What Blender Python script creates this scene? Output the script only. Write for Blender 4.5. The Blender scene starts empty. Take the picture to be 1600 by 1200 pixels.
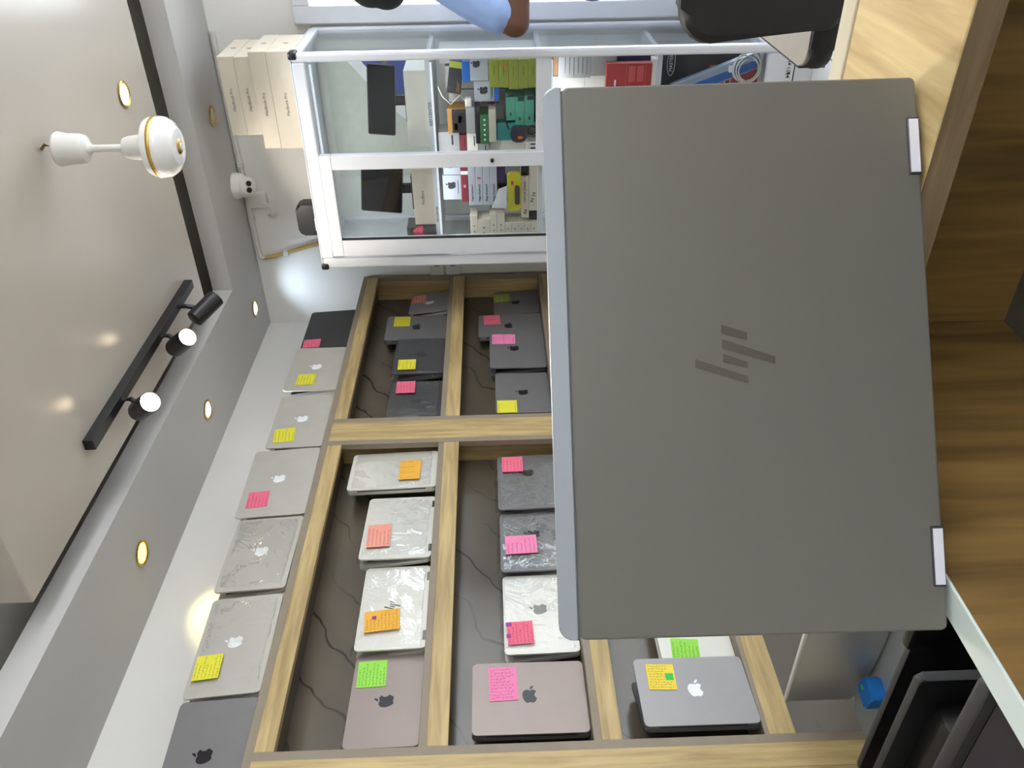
import bpy, bmesh, math, random
from mathutils import Vector, Matrix, Euler
random.seed(7)
S = bpy.context.scene
COL = S.collection
PI = math.pi
R = math.radians

# ------------------------------------------------------------------ materials
def lin(c):
    c = c / 255.0
    return c / 12.92 if c <= 0.04045 else ((c + 0.055) / 1.055) ** 2.4
def rgb(t):
    return (lin(t[0]), lin(t[1]), lin(t[2]), 1.0)
MATS = {}
def mat(name, col, rough=0.5, metal=0.0, noise=0.06, scale=18.0, bump=0.0, spec=0.5, coat=0.0, stretch=None):
    """principled material whose colour is broken up a little by procedural noise"""
    if name in MATS: return MATS[name]
    m = bpy.data.materials.new(name); m.use_nodes = True
    nt = m.node_tree; b = nt.nodes['Principled BSDF']
    b.inputs['Roughness'].default_value = rough
    b.inputs['Metallic'].default_value = metal
    b.inputs['Specular IOR Level'].default_value = spec
    b.inputs['Coat Weight'].default_value = coat
    tc = nt.nodes.new('ShaderNodeTexCoord'); mp = nt.nodes.new('ShaderNodeMapping')
    if stretch: mp.inputs['Scale'].default_value = stretch
    nz = nt.nodes.new('ShaderNodeTexNoise'); nz.inputs['Scale'].default_value = scale; nz.inputs['Detail'].default_value = 4
    nt.links.new(tc.outputs['Object'], mp.inputs[0]); nt.links.new(mp.outputs[0], nz.inputs['Vector'])
    r = nt.nodes.new('ShaderNodeValToRGB'); c = rgb(col)
    r.color_ramp.elements[0].position = 0.3; r.color_ramp.elements[1].position = 0.7
    r.color_ramp.elements[0].color = tuple(x * (1 - noise) for x in c[:3]) + (1,)
    r.color_ramp.elements[1].color = tuple(min(1, x * (1 + noise)) for x in c[:3]) + (1,)
    nt.links.new(nz.outputs['Fac'], r.inputs[0]); nt.links.new(r.outputs[0], b.inputs['Base Color'])
    if bump:
        bp = nt.nodes.new('ShaderNodeBump'); bp.inputs['Strength'].default_value = bump; bp.inputs['Distance'].default_value = 0.002
        nt.links.new(nz.outputs['Fac'], bp.inputs['Height']); nt.links.new(bp.outputs[0], b.inputs['Normal'])
    MATS[name] = m
    return m
def wood(name, light, dark, axis, rough=0.5, scale=7.0):
    """oak grain running along one axis (0 x, 1 y, 2 z)"""
    if name in MATS: return MATS[name]
    m = bpy.data.materials.new(name); m.use_nodes = True
    nt = m.node_tree; b = nt.nodes['Principled BSDF']; b.inputs['Roughness'].default_value = rough
    tc = nt.nodes.new('ShaderNodeTexCoord'); mp = nt.nodes.new('ShaderNodeMapping')
    sc = [9.0, 9.0, 9.0]; sc[axis] = 0.7
    mp.inputs['Scale'].default_value = sc
    nt.links.new(tc.outputs['Object'], mp.inputs[0])
    n1 = nt.nodes.new('ShaderNodeTexNoise'); n1.inputs['Scale'].default_value = scale; n1.inputs['Detail'].default_value = 7; n1.inputs['Distortion'].default_value = 0.6
    nt.links.new(mp.outputs[0], n1.inputs['Vector'])
    n2 = nt.nodes.new('ShaderNodeTexNoise'); n2.inputs['Scale'].default_value = scale * 0.3; n2.inputs['Detail'].default_value = 3
    nt.links.new(mp.outputs[0], n2.inputs['Vector'])
    mx = nt.nodes.new('ShaderNodeMath'); mx.operation = 'ADD'
    nt.links.new(n1.outputs['Fac'], mx.inputs[0]); nt.links.new(n2.outputs['Fac'], mx.inputs[1])
    r = nt.nodes.new('ShaderNodeValToRGB')
    r.color_ramp.elements[0].position = 0.0; r.color_ramp.elements[1].position = 1.0
    r.color_ramp.elements[0].color = rgb(dark); r.color_ramp.elements[1].color = rgb(light)
    mr = nt.nodes.new('ShaderNodeMapRange'); mr.inputs['From Min'].default_value = 0.72; mr.inputs['From Max'].default_value = 1.25
    nt.links.new(mx.outputs[0], mr.inputs['Value']); nt.links.new(mr.outputs[0], r.inputs[0])
    nt.links.new(r.outputs[0], b.inputs['Base Color'])
    bp = nt.nodes.new('ShaderNodeBump'); bp.inputs['Strength'].default_value = 0.25; bp.inputs['Distance'].default_value = 0.001
    nt.links.new(n1.outputs['Fac'], bp.inputs['Height']); nt.links.new(bp.outputs[0], b.inputs['Normal'])
    MATS[name] = m
    return m
def marble(name, base, vein, rough=0.12, scale=1.6, tile=None, rot=(0.95, 0, 0)):
    m = bpy.data.materials.new(name); m.use_nodes = True
    nt = m.node_tree; b = nt.nodes['Principled BSDF']; b.inputs['Roughness'].default_value = rough
    tc = nt.nodes.new('ShaderNodeTexCoord')
    mp = nt.nodes.new('ShaderNodeMapping'); mp.inputs['Rotation'].default_value = rot
    nt.links.new(tc.outputs['Object'], mp.inputs[0])
    nz = nt.nodes.new('ShaderNodeTexNoise'); nz.inputs['Scale'].default_value = 2.2; nz.inputs['Detail'].default_value = 5
    nt.links.new(mp.outputs[0], nz.inputs['Vector'])
    wv = nt.nodes.new('ShaderNodeTexWave'); wv.bands_direction = 'Y'; wv.inputs['Scale'].default_value = scale; wv.inputs['Distortion'].default_value = 5.0
    wv.inputs['Detail'].default_value = 3.0; wv.inputs['Detail Scale'].default_value = 1.4
    nt.links.new(mp.outputs[0], wv.inputs['Vector'])
    r = nt.nodes.new('ShaderNodeValToRGB')
    r.color_ramp.elements[0].position = 0.0; r.color_ramp.elements[0].color = rgb(vein)
    r.color_ramp.elements[1].position = 0.014; r.color_ramp.elements[1].color = rgb(base)
    e = r.color_ramp.elements.new(1.0); e.color = tuple(min(1, x * 1.12) for x in rgb(base)[:3]) + (1,)
    nt.links.new(wv.outputs['Fac'], r.inputs[0])
    mx = nt.nodes.new('ShaderNodeMix'); mx.data_type = 'RGBA'; mx.blend_type = 'MIX'
    gate = nt.nodes.new('ShaderNodeMapRange'); gate.inputs['From Min'].default_value = 0.40; gate.inputs['From Max'].default_value = 0.56
    nt.links.new(nz.outputs['Fac'], gate.inputs['Value']); nt.links.new(gate.outputs[0], mx.inputs['Factor'])
    mx.inputs['A'].default_value = rgb(base); nt.links.new(r.outputs[0], mx.inputs['B'])
    out = mx.outputs['Result']
    if tile:
        bk = nt.nodes.new('ShaderNodeTexBrick'); bk.offset = 0
        bk.inputs['Scale'].default_value = 1.0; bk.inputs['Brick Width'].default_value = tile; bk.inputs['Row Height'].default_value = tile
        bk.inputs['Mortar Size'].default_value = 0.0025; bk.inputs['Mortar'].default_value = rgb((120, 118, 115))
        m2 = nt.nodes.new('ShaderNodeMapping'); m2.inputs['Location'].default_value = (0.11, -0.37, 0)
        nt.links.new(tc.outputs['Object'], m2.inputs[0]); nt.links.new(m2.outputs[0], bk.inputs['Vector'])
        nt.links.new(out, bk.inputs['Color1']); nt.links.new(out, bk.inputs['Color2'])
        out = bk.outputs['Color']
    nt.links.new(out, b.inputs['Base Color'])
    MATS[name] = m
    return m
def emit(name, col, strength):
    m = bpy.data.materials.new(name); m.use_nodes = True
    b = m.node_tree.nodes['Principled BSDF']
    b.inputs['Base Color'].default_value = rgb(col); b.inputs['Emission Color'].default_value = rgb(col); b.inputs['Emission Strength'].default_value = strength
    MATS[name] = m
    return m
def film(name, col, base=0.03, gain=0.6, rough=0.03, bump=0.0, scale=20):
    """clear sheet: see-through with a sharp surface sheen"""
    m = bpy.data.materials.new(name); m.use_nodes = True
    nt = m.node_tree; nt.nodes.remove(nt.nodes['Principled BSDF']); out = nt.nodes['Material Output']
    t = nt.nodes.new('ShaderNodeBsdfTransparent'); t.inputs[0].default_value = rgb(col)
    g = nt.nodes.new('ShaderNodeBsdfGlossy'); g.inputs['Roughness'].default_value = rough
    lw = nt.nodes.new('ShaderNodeFresnel'); lw.inputs['IOR'].default_value = 1.45
    mr = nt.nodes.new('ShaderNodeMath'); mr.operation = 'MULTIPLY_ADD'; mr.inputs[1].default_value = gain; mr.inputs[2].default_value = base
    nt.links.new(lw.outputs[0], mr.inputs[0])
    mx = nt.nodes.new('ShaderNodeMixShader'); nt.links.new(mr.outputs[0], mx.inputs[0])
    nt.links.new(t.outputs[0], mx.inputs[1]); nt.links.new(g.outputs[0], mx.inputs[2]); nt.links.new(mx.outputs[0], out.inputs[0])
    if bump:
        tc = nt.nodes.new('ShaderNodeTexCoord')
        nz = nt.nodes.new('ShaderNodeTexNoise'); nz.inputs['Scale'].default_value = scale; nz.inputs['Detail'].default_value = 3; nz.inputs['Distortion'].default_value = 1.5
        nt.links.new(tc.outputs['Object'], nz.inputs['Vector'])
        bp = nt.nodes.new('ShaderNodeBump'); bp.inputs['Strength'].default_value = bump; bp.inputs['Distance'].default_value = 0.01
        nt.links.new(nz.outputs['Fac'], bp.inputs['Height']); nt.links.new(bp.outputs[0], g.inputs['Normal']); nt.links.new(bp.outputs[0], lw.inputs['Normal'])
    MATS[name] = m
    return m

OAK_Y = wood('oak_along_y', (200, 176, 124), (154, 130, 86), 1)
OAK_Z = wood('oak_along_z', (200, 176, 124), (154, 130, 86), 2)
OAK_X = wood('oak_along_x', (226, 198, 138), (180, 148, 92), 0)
OAK_SHADE = wood('oak_shaded_grain', (146, 114, 62), (92, 70, 36), 2, rough=0.55)  # counter oak, darkened in colour for the shade inside it
OAK_TOP = wood('oak_counter_top', (228, 202, 146), (182, 150, 98), 1, rough=0.35, scale=11.0)
EDGE = mat('taupe_board_edge', (140, 127, 110), 0.55)
PALE_OAK = mat('pale_oak_edge', (206, 194, 168), 0.5, noise=0.1)
MARB = marble('taupe_marble', (94, 85, 73), (44, 34, 26), 0.16, 2.6)
FLOOR = marble('white_floor_marble', (218, 219, 221), (150, 148, 146), 0.12, 0.8, tile=0.6, rot=(0, 0, 0.7))
WALLM = mat('wall_paint', (220, 217, 212), 0.75, noise=0.02, scale=4)
WALLB = mat('back_wall_paint', (232, 230, 226), 0.75, noise=0.02, scale=4)
CEILM = mat('stretch_ceiling', (190, 181, 170), 0.22, noise=0.015, scale=2, bump=0.06, spec=0.45)
SOFFM = mat('soffit_paint', (190, 188, 186), 0.7, noise=0.015, scale=3)
RECESS = mat('recess_paint', (226, 222, 214), 0.8, noise=0.02, scale=3)
ALU = mat('white_aluminium', (214, 216, 222), 0.32, noise=0.02, spec=0.6)
BLACKP = mat('black_plastic', (26, 26, 28), 0.35, noise=0.1)
BLACKM = mat('black_matte', (20, 20, 22), 0.6, noise=0.1)
CHARC = mat('charcoal_metal', (62, 60, 64), 0.4, 0.3, noise=0.08)
WHITEP = mat('white_plastic', (220, 217, 212), 0.35, noise=0.02)
WHITEBOX = mat('white_carton', (228, 224, 216), 0.6, noise=0.03)
CREAMBOX = mat('cream_carton', (212, 203, 187), 0.6, noise=0.02)
GREYBOX = mat('grey_carton', (150, 150, 150), 0.6, noise=0.04)
GOLD = mat('brass', (206, 170, 84), 0.25, 0.9, noise=0.05)
INK = mat('ink', (40, 34, 44), 0.7)
BLUEINK = mat('blue_ink', (52, 48, 110), 0.7)
REDINK = mat('red_ink', (196, 60, 60), 0.7)
WHITEINK = mat('white_print', (235, 235, 235), 0.6)
GLASS = film('clear_glass', (250, 252, 252), 0.0, 0.55, 0.02)
SLEEVE = film('clear_plastic_film', (252, 252, 252), 0.008, 0.20, 0.05, bump=0.35, scale=9)
L_SILVER = mat('lid_silver', (196, 192, 184), 0.42, 0.35, noise=0.03)
L_WHITE = mat('lid_pale_silver', (218, 216, 208), 0.42, 0.2, noise=0.02)
L_GREY = mat('lid_space_grey', (128, 126, 128), 0.42, 0.35, noise=0.03)
L_GREY2 = mat('lid_mid_grey', (150, 148, 148), 0.42, 0.35, noise=0.03)
L_DARK = mat('lid_dark_grey', (84, 83, 86), 0.45, 0.35, noise=0.04)
L_BLACK = mat('lid_black', (58, 57, 60), 0.5, 0.2, noise=0.05)
L_ROSE = mat('lid_rosy_silver', (146, 132, 127), 0.42, 0.35, noise=0.03)
BASEM = mat('laptop_base_grey', (92, 90, 90), 0.45, 0.3, noise=0.05)
BASES = mat('laptop_base_silver', (190, 186, 178), 0.42, 0.35, noise=0.03)
KEYS = mat('keyboard_black', (24, 24, 26), 0.55, noise=0.15, scale=120)
SCREEN = mat('dark_screen', (14, 15, 20), 0.12, noise=0.1)
NOTE = dict(y=mat('note_yellow', (226, 220, 60), 0.75, noise=0.03), p=mat('note_pink', (238, 110, 138), 0.75, noise=0.03),
            s=mat('note_salmon', (240, 160, 142), 0.75, noise=0.03), o=mat('note_orange', (238, 178, 66), 0.75, noise=0.03),
            g=mat('note_green', (152, 222, 84), 0.75, noise=0.03), c=mat('note_bright_yellow', (240, 214, 76), 0.75, noise=0.03),
            m=mat('note_light_pink', (240, 134, 180), 0.75, noise=0.03), l=mat('note_olive', (172, 182, 84), 0.75, noise=0.03),
            v=mat('tag_purple', (160, 60, 150), 0.75), e=mat('tag_green', (60, 190, 90), 0.75), t=mat('tag_orange', (240, 120, 40), 0.75), k=mat('tag_hot_pink', (226, 50, 110), 0.75))

# ------------------------------------------------------------------ mesh helpers
def new():
    return bmesh.new()
def obj(name, bm, m, parent=None, smooth=False, loc=None, rot=None):
    bmesh.ops.recalc_face_normals(bm, faces=bm.faces[:])
    me = bpy.data.meshes.new(name); bm.to_mesh(me); bm.free()
    if m: me.materials.append(m)
    if smooth:
        try: me.set_sharp_from_angle(angle=R(38))
        except Exception: pass
        for p in me.polygons: p.use_smooth = len(p.vertices) <= 4
    o = bpy.data.objects.new(name, me); COL.objects.link(o)
    if parent: o.parent = parent
    if loc: o.location = loc
    if rot: o.rotation_euler = rot
    return o
def tag(o, label=None, cat=None, group=None, kind=None):
    if label: o['label'] = label
    if cat: o['category'] = cat
    if group: o['group'] = group
    if kind: o['kind'] = kind
    return o
def thing(name, label, cat, loc=(0, 0, 0), rot=(0, 0, 0), group=None):
    o = bpy.data.objects.new(name, None); COL.objects.link(o)
    o.empty_display_size = 0.05
    o.location = loc; o.rotation_euler = rot
    return tag(o, label, cat, group)
def box(bm, x0, x1, y0, y1, z0, z1, bev=0.0, seg=2, M=None):
    r = bmesh.ops.create_cube(bm, size=1.0)
    vs = r['verts']
    T = Matrix.Translation(((x0 + x1) / 2, (y0 + y1) / 2, (z0 + z1) / 2)) @ Matrix.Diagonal((abs(x1 - x0), abs(y1 - y0), abs(z1 - z0), 1))
    bmesh.ops.transform(bm, matrix=T, verts=vs)
    if bev:
        es = list({e for v in vs for e in v.link_edges})
        g = bmesh.ops.bevel(bm, geom=es, offset=bev, segments=seg, affect='EDGES', profile=0.5)
        vs = list({v for f in g['faces'] for v in f.verts} | {v for v in vs if v.is_valid})
    if M is not None: bmesh.ops.transform(bm, matrix=M, verts=[v for v in vs if v.is_valid])
    return bm
def B(*a, **k):
    return box(new(), *a, **k)
def prism(bm, pts, axis, a0, a1):
    """extrude a 2D outline along an axis; pts are (y,z) for x, (x,z) for y, (x,y) for z"""
    def mk(p, a):
        return (a, p[0], p[1]) if axis == 0 else (p[0], a, p[1]) if axis == 1 else (p[0], p[1], a)
    v0 = [bm.verts.new(mk(p, a0)) for p in pts]; v1 = [bm.verts.new(mk(p, a1)) for p in pts]
    n = len(pts)
    bm.faces.new(v0); bm.faces.new(v1[::-1])
    for i in range(n):
        bm.faces.new((v0[i], v0[(i + 1) % n], v1[(i + 1) % n], v1[i]))
    return bm
def rrect(x0, x1, y0, y1, r, n=5):
    p = []
    for cx, cy, a in ((x1 - r, y1 - r, 0), (x0 + r, y1 - r, 90), (x0 + r, y0 + r, 180), (x1 - r, y0 + r, 270)):
        for i in range(n + 1):
            t = R(a + 90 * i / n); p.append((cx + r * math.cos(t), cy + r * math.sin(t)))
    return p
def slab(bm, pts, axis, a0, a1, bev=0.001):
    """prism with softened rims"""
    before = set(bm.verts)
    prism(bm, pts, axis, a0, a1)
    vs = [v for v in bm.verts if v not in before]
    es = [e for e in {e for v in vs for e in v.link_edges} if len({round(v.co[axis], 6) for v in e.verts}) == 1]
    bmesh.ops.bevel(bm, geom=es, offset=bev, segments=2, affect='EDGES', profile=0.5)
    return bm
def cyl(bm, p0, p1, r0, r1=None, n=24):
    p0 = Vector(p0); p1 = Vector(p1); d = p1 - p0
    M = Matrix.Translation((p0 + p1) / 2) @ d.to_track_quat('Z', 'Y').to_matrix().to_4x4()
    bmesh.ops.create_cone(bm, cap_ends=True, segments=n, radius1=r0, radius2=r0 if r1 is None else r1, depth=d.length, matrix=M)
    return bm
def lathe(bm, prof, n=32, M=None):
    """revolve (r, z) pairs about z"""
    rings = []
    for r, z in prof:
        rings.append([bm.verts.new((r * math.cos(2 * PI * i / n), r * math.sin(2 * PI * i / n), z)) for i in range(n)] if r > 1e-6 else [bm.verts.new((0, 0, z))])
    vs = [v for g in rings for v in g]
    for a, b in zip(rings, rings[1:]):
        for i in range(n):
            j = (i + 1) % n
            if len(a) == 1 and len(b) == 1: continue
            if len(a) == 1: bm.faces.new((a[0], b[i], b[j]))
            elif len(b) == 1: bm.faces.new((a[i], b[0], a[j]))
            else: bm.faces.new((a[i], b[i], b[j], a[j]))
    if M is not None: bmesh.ops.transform(bm, matrix=M, verts=vs)
    return bm
def tube(bm, pts, r, n=10, closed=False):
    pts = [Vector(p) for p in pts]; N = len(pts); rings = []
    for i, p in enumerate(pts):
        a = pts[(i - 1) % N] if (closed or i) else p; b = pts[(i + 1) % N] if (closed or i < N - 1) else p
        q = (b - a).to_track_quat('Z', 'Y').to_matrix()
        rings.append([bm.verts.new(p + q @ Vector((r * math.cos(2 * PI * k / n), r * math.sin(2 * PI * k / n), 0))) for k in range(n)])
    for i in range(N if closed else N - 1):
        A, C_ = rings[i], rings[(i + 1) % N]
        for k in range(n):
            bm.faces.new((A[k], A[(k + 1) % n], C_[(k + 1) % n], C_[k]))
    if not closed: bm.faces.new(rings[0]); bm.faces.new(rings[-1][::-1])
    return bm
def text_obj(name, s, size, m, parent=None, loc=(0, 0, 0), rot=(0, 0, 0), ext=0.0003, align='CENTER'):
    cu = bpy.data.curves.new(name, 'FONT'); cu.body = s; cu.size = size; cu.extrude = ext
    cu.align_x = align; cu.align_y = 'CENTER'
    t = bpy.data.objects.new(name, cu); COL.objects.link(t)
    dg = bpy.context.evaluated_depsgraph_get(); dg.update()
    me = bpy.data.meshes.new_from_object(t.evaluated_get(dg))
    bpy.data.objects.remove(t); bpy.data.curves.remove(cu)
    me.name = name; me.materials.clear(); me.materials.append(m)
    o = bpy.data.objects.new(name, me); COL.objects.link(o)
    if parent: o.parent = parent
    o.location = loc; o.rotation_euler = rot
    return o
FACE = (R(90), 0, 0)      # lettering turned to face the room from the back wall
def struct(name, bm, m):
    return tag(obj(name, bm, m), kind='structure')

# ------------------------------------------------------------------ the room
WX, WY, SZ = -2.04, 3.48, 2.274            # left wall, back wall, underside of the soffit
struct('floor', B(-2.1, 2.4, -2.6, 3.6, -0.06, 0.0), FLOOR)
struct('wall_left', B(WX - 0.1, WX, -2.6, WY + 0.1, 0, 2.6), WALLM)
struct('wall_back', B(WX, -0.678, WY, WY + 0.1, 0, 2.6), WALLB)
struct('wall_front', B(WX - 0.1, 2.4, -2.7, -2.6, 0, 2.6), WALLM)
struct('wall_right_unseen', B(2.4, 2.5, -2.7, 3.6, 0, 1.62), WALLM)  # unseen; height shaped to keep daylight off the lower room
struct('trim_4_added', B(2.4, 2.5, -2.7, 3.6, 2.25, 2.6), WALLM)  # unseen lintel, added to keep grazing daylight off the ceiling
struct('trim_1', B(-0.678, 2.4, WY, WY + 0.1, 1.925, 2.6), WALLB)          # wall over the glazed opening
struct('ceiling', B(WX - 0.1, 2.4, -2.6, WY + 0.1, 2.46, 2.56), RECESS)
bm = new()                                                               # soffit ring with its upturned lip
box(bm, WX, -1.64, -2.6, WY, SZ, SZ + 0.015)
box(bm, -1.64, 2.4, 3.07, WY, SZ, SZ + 0.015)
box(bm, -1.67, -1.64, -2.6, 3.10, SZ + 0.015, SZ + 0.082)
box(bm, -1.64, 2.4, 3.07, 3.10, SZ + 0.015, SZ + 0.082)
struct('trim_2', bm, SOFFM)
struct('trim_3', B(-1.548, 1.2, 1.335, 2.826, 2.30, 2.46, bev=0.004), CEILM)   # hung ceiling panel
# aluminium framed glazing right of the cabinet
w = bpy.data.objects.new('window_1', None); COL.objects.link(w); w['kind'] = 'structure'; w.location = (-0.678, WY, 0)
bm = new()
box(bm, 0, 0.066, -0.03, 0.05, 0, 1.925, bev=0.004)
box(bm, 0.066, 2.4, -0.03, 0.05, 1.859, 1.925, bev=0.004)
box(bm, 0.066, 2.4, -0.03, 0.05, 0.0, 0.09, bev=0.004)
box(bm, 1.1, 1.17, -0.03, 0.05, 0.09, 1.859, bev=0.004)
obj('window_frame', bm, ALU, w)
obj('window_pane', B(0.066, 2.4, 0.005, 0.011, 0.09, 1.859), GLASS, w)

# ------------------------------------------------------------------ ceiling lights and fan
LAMP_WARM = emit('lamp_warm', (255, 232, 196), 26.0)
LAMP_COOL = emit('lamp_cool', (226, 240, 255), 14.0)
LAMP_SOFT = emit('lamp_soft_cool', (214, 236, 255), 2.2)
LAMP_YELL = emit('lamp_yellow', (255, 226, 96), 5.0)
LAMP_OFF = mat('lamp_unlit', (196, 190, 172), 0.4)
def spot(name, loc, aim, watts, col, angle, blend=0.4, size=0.03):
    l = bpy.data.lights.new(name, 'SPOT'); l.energy = watts; l.color = col; l.spot_size = R(angle); l.spot_blend = blend; l.shadow_soft_size = size
    o = bpy.data.objects.new(name, l); COL.objects.link(o); o.location = loc
    o.rotation_euler = (Vector(aim) - Vector(loc)).to_track_quat('-Z', 'Y').to_euler()
    return o
def downlight(x, y, z, lamp, label, ringm=GOLD):
    t = thing('recessed_downlight', label, 'ceiling light', (x, y, z), group='recessed ceiling lights')
    obj('trim_ring', lathe(new(), [(0.030, 0), (0.040, -0.001), (0.041, -0.004), (0.037, -0.006), (0.032, -0.004), (0.030, 0.0)]), ringm, t, True)
    obj('lamp', lathe(new(), [(0.0, -0.010), (0.018, -0.008), (0.0305, -0.002), (0.0, 0.0)]), lamp, t, True)
    return t
downlight(-0.704, 2.611, 2.30, LAMP_COOL, 'lit white downlight in the ceiling panel beside the fan')
downlight(-0.98, 3.30, SZ, LAMP_OFF, 'unlit cream downlight in the soffit above the stacked cartons')
downlight(-1.858, 3.295, SZ, LAMP_SOFT, 'lit cool downlight in the soffit at the far wall corner')
downlight(-1.85, 2.51, SZ, LAMP_SOFT, 'lit cool downlight in the soffit behind the track light')
downlight(-1.847, 1.776, SZ, LAMP_YELL, 'lit yellow downlight in the left soffit nearest the viewer')
spot('downlight_cool', (-0.704, 2.611, 2.285), (-0.704, 2.6, 0), 16, (0.9, 0.96, 1), 120)
spot('downlight_corner', (-1.858, 3.295, 2.26), (-1.78, 3.48, 1.85), 5.5, (0.66, 0.82, 1), 110, 0.9)
spot('downlight_side', (-1.85, 2.51, 2.26), (-1.93, 2.51, 1.0), 18, (0.9, 0.95, 1), 90)
spot('downlight_yellow', (-1.847, 1.776, 2.26), (-2.04, 1.66, 1.95), 9, (1.0, 0.86, 0.38), 62)

t = thing('track_light', 'black ceiling track light with three cylinder spots, two shining', 'track light', (-1.40, 2.25, 2.30))
obj('rail', B(-0.016, 0.016, -0.50, 0.43, -0.03, 0.0, bev=0.002), BLACKP, t)
heads = [((-1.432, 2.470, 2.215), (0.30, 0.80, -0.52), 'unlit far head'), ((-1.462, 2.335, 2.250), (0.62, -0.40, -0.67), 'shining middle head'), ((-1.462, 1.985, 2.250), (0.62, -0.45, -0.64), 'shining near head')]
for i, (p, d, lb) in enumerate(heads):
    d = Vector(d).normalized(); p = Vector(p) - t.location; L = 0.115; q = p + d * L
    M = Matrix.Translation(p) @ d.to_track_quat('Z', 'Y').to_matrix().to_4x4()
    h = obj('spot_head', lathe(new(), [(0, 0), (0.024, 0), (0.030, 0.004), (0.031, 0.012), (0.031, L), (0.0285, L), (0.0275, L - 0.012), (0, L - 0.014)], M=M), BLACKP, t, True)
    obj('bracket', tube(new(), [(0, (p + d * 0.05).y, -0.03), (0, (p + d * 0.05).y, -0.055), tuple(p + d * 0.055)], 0.008), BLACKP, t, True)
    obj('lamp', lathe(new(), [(0, L - 0.004), (0.018, L - 0.005), (0.0275, L - 0.011), (0, L - 0.012)], M=M), LAMP_WARM, h, True)
    wp = t.location + q + d * 0.01
    spot('track_spot', wp, wp + d, (16, 60, 60)[i], (1, 0.93, 0.82), (70, 84, 84)[i], 0.5, 0.028)

t = thing('ceiling_fan', 'white ceiling fan motor without blades hanging on a short rod', 'fan', (-0.684, 2.05, 2.30))
obj('hook', tube(new(), [(0, 0, 0), (0.012, 0, -0.012), (0.006, 0, -0.03), (-0.008, 0, -0.045)], 0.004), mat('rusty_steel', (120, 90, 60), 0.6, 0.6, noise=0.3), t, True)
obj('canopy', lathe(new(), [(0.0, -0.040), (0.040, -0.041), (0.043, -0.047), (0.038, -0.070), (0.037, -0.100), (0.033, -0.113), (0.016, -0.119), (0.011, -0.128), (0.0, -0.129)]), WHITEP, t, True)
obj('rod', cyl(new(), (0, 0, -0.04), (0, 0, -0.225), 0.009), WHITEP, t, True)
obj('lower_cup', lathe(new(), [(0.0, -0.204), (0.012, -0.204), (0.024, -0.209), (0.028, -0.220), (0.032, -0.252), (0.043, -0.266), (0.0, -0.267)]), WHITEP, t, True)
mo = obj('motor_housing', lathe(new(), [(0, -0.262), (0.046, -0.264), (0.068, -0.272), (0.0735, -0.283), (0.075, -0.302), (0.073, -0.318), (0.063, -0.333), (0.052, -0.338), (0.048, -0.343), (0.042, -0.345), (0, -0.346)], 40), mat('white_enamel', (236, 234, 232), 0.18, noise=0.01, coat=0.5), t, True)
obj('gold_band', lathe(new(), [(0.0742, -0.289), (0.0760, -0.292), (0.0760, -0.297), (0.0745, -0.300)], 40), GOLD, mo, True)
obj('gold_medallion', lathe(new(), [(0, -0.351), (0.014, -0.350), (0.019, -0.346), (0.017, -0.344), (0, -0.344)], 28), GOLD, mo, True)
obj('white_button', lathe(new(), [(0, -0.354), (0.009, -0.353), (0.010, -0.350), (0, -0.349)], 20), WHITEP, mo, True)

# ------------------------------------------------------------------ display shelving on the left wall
FX, BX = -1.80, -1.925                     # front face and marble back of the shelving
CARC = mat('taupe_carcass_shade', (84, 72, 60), 0.55, noise=0.06)  # taupe carcass colour, darkened for the shade under the boards
LV = [(1.718, 1.766, 1.788), (1.309, 1.360, 1.380), (0.896, 0.944, 0.964), (0.483, 0.545, 0.557), (0.070, 0.125, 0.140)]   # wood strip bottom, top, board top
def shelf_unit(label, y0, y1, g0, g1):
    t = thing('display_shelf', label, 'shelf unit', (FX, (y0 + y1) / 2, 0), group='oak display shelves along the left wall')
    c = (y0 + y1) / 2
    a, b = y0 - c, y1 - c
    for i, (z0, z1, zt) in enumerate(LV):
        obj('shelf_board', B(BX - FX + 0.001 if i else WX - FX + 0.002, -0.002, a, b, z1, zt, bev=0.0015), EDGE, t)
        obj('front_strip', B(-0.022, 0.0, a + g0, b - g1, z0, z1 + (0.001 if i else 0), bev=0.0015), OAK_Y, t)
        obj('shelf_underside', B(BX - FX + 0.001, -0.022, a + 0.018, b - 0.018, z0 + 0.012, z1), CARC, t)
    for s, e in ((a, g0), (b, -g1)):
        obj('side_panel', B(WX - FX + 0.002, -0.003, min(s, s + e * 0.5), max(s, s + e * 0.5), 0.0, 1.766), OAK_Z, t)
        lo, hi = sorted((s, s + e))
        obj('front_post', B(-0.022, 0.001, lo + (0 if e > 0 else 0.022), hi - (0.022 if e > 0 else 0), 0.0, 1.766, bev=0.0015), OAK_Z, t)
        ie = (hi - 0.022, hi) if e > 0 else (lo, lo + 0.022)
        obj('edge_strip', B(-0.022, 0.0, ie[0], ie[1], 0.0, 1.766), EDGE, t)
    obj('marble_back', B(WX - FX + 0.004, BX - FX, a + 0.01, b - 0.01, 0.0, 1.764), MARB, t)
    return t
shelf_unit('long oak shelf unit with marble back in the middle of the left wall', 1.0, 2.30, 0.082, 0.086)
shelf_unit('oak shelf unit at the far end beside the glass cabinet', 2.30, 3.475, 0.063, 0.022)
shelf_unit('oak shelf unit cut off by the photo edge at the near end', 0.10, 1.0, 0.05, 0.07)

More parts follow.
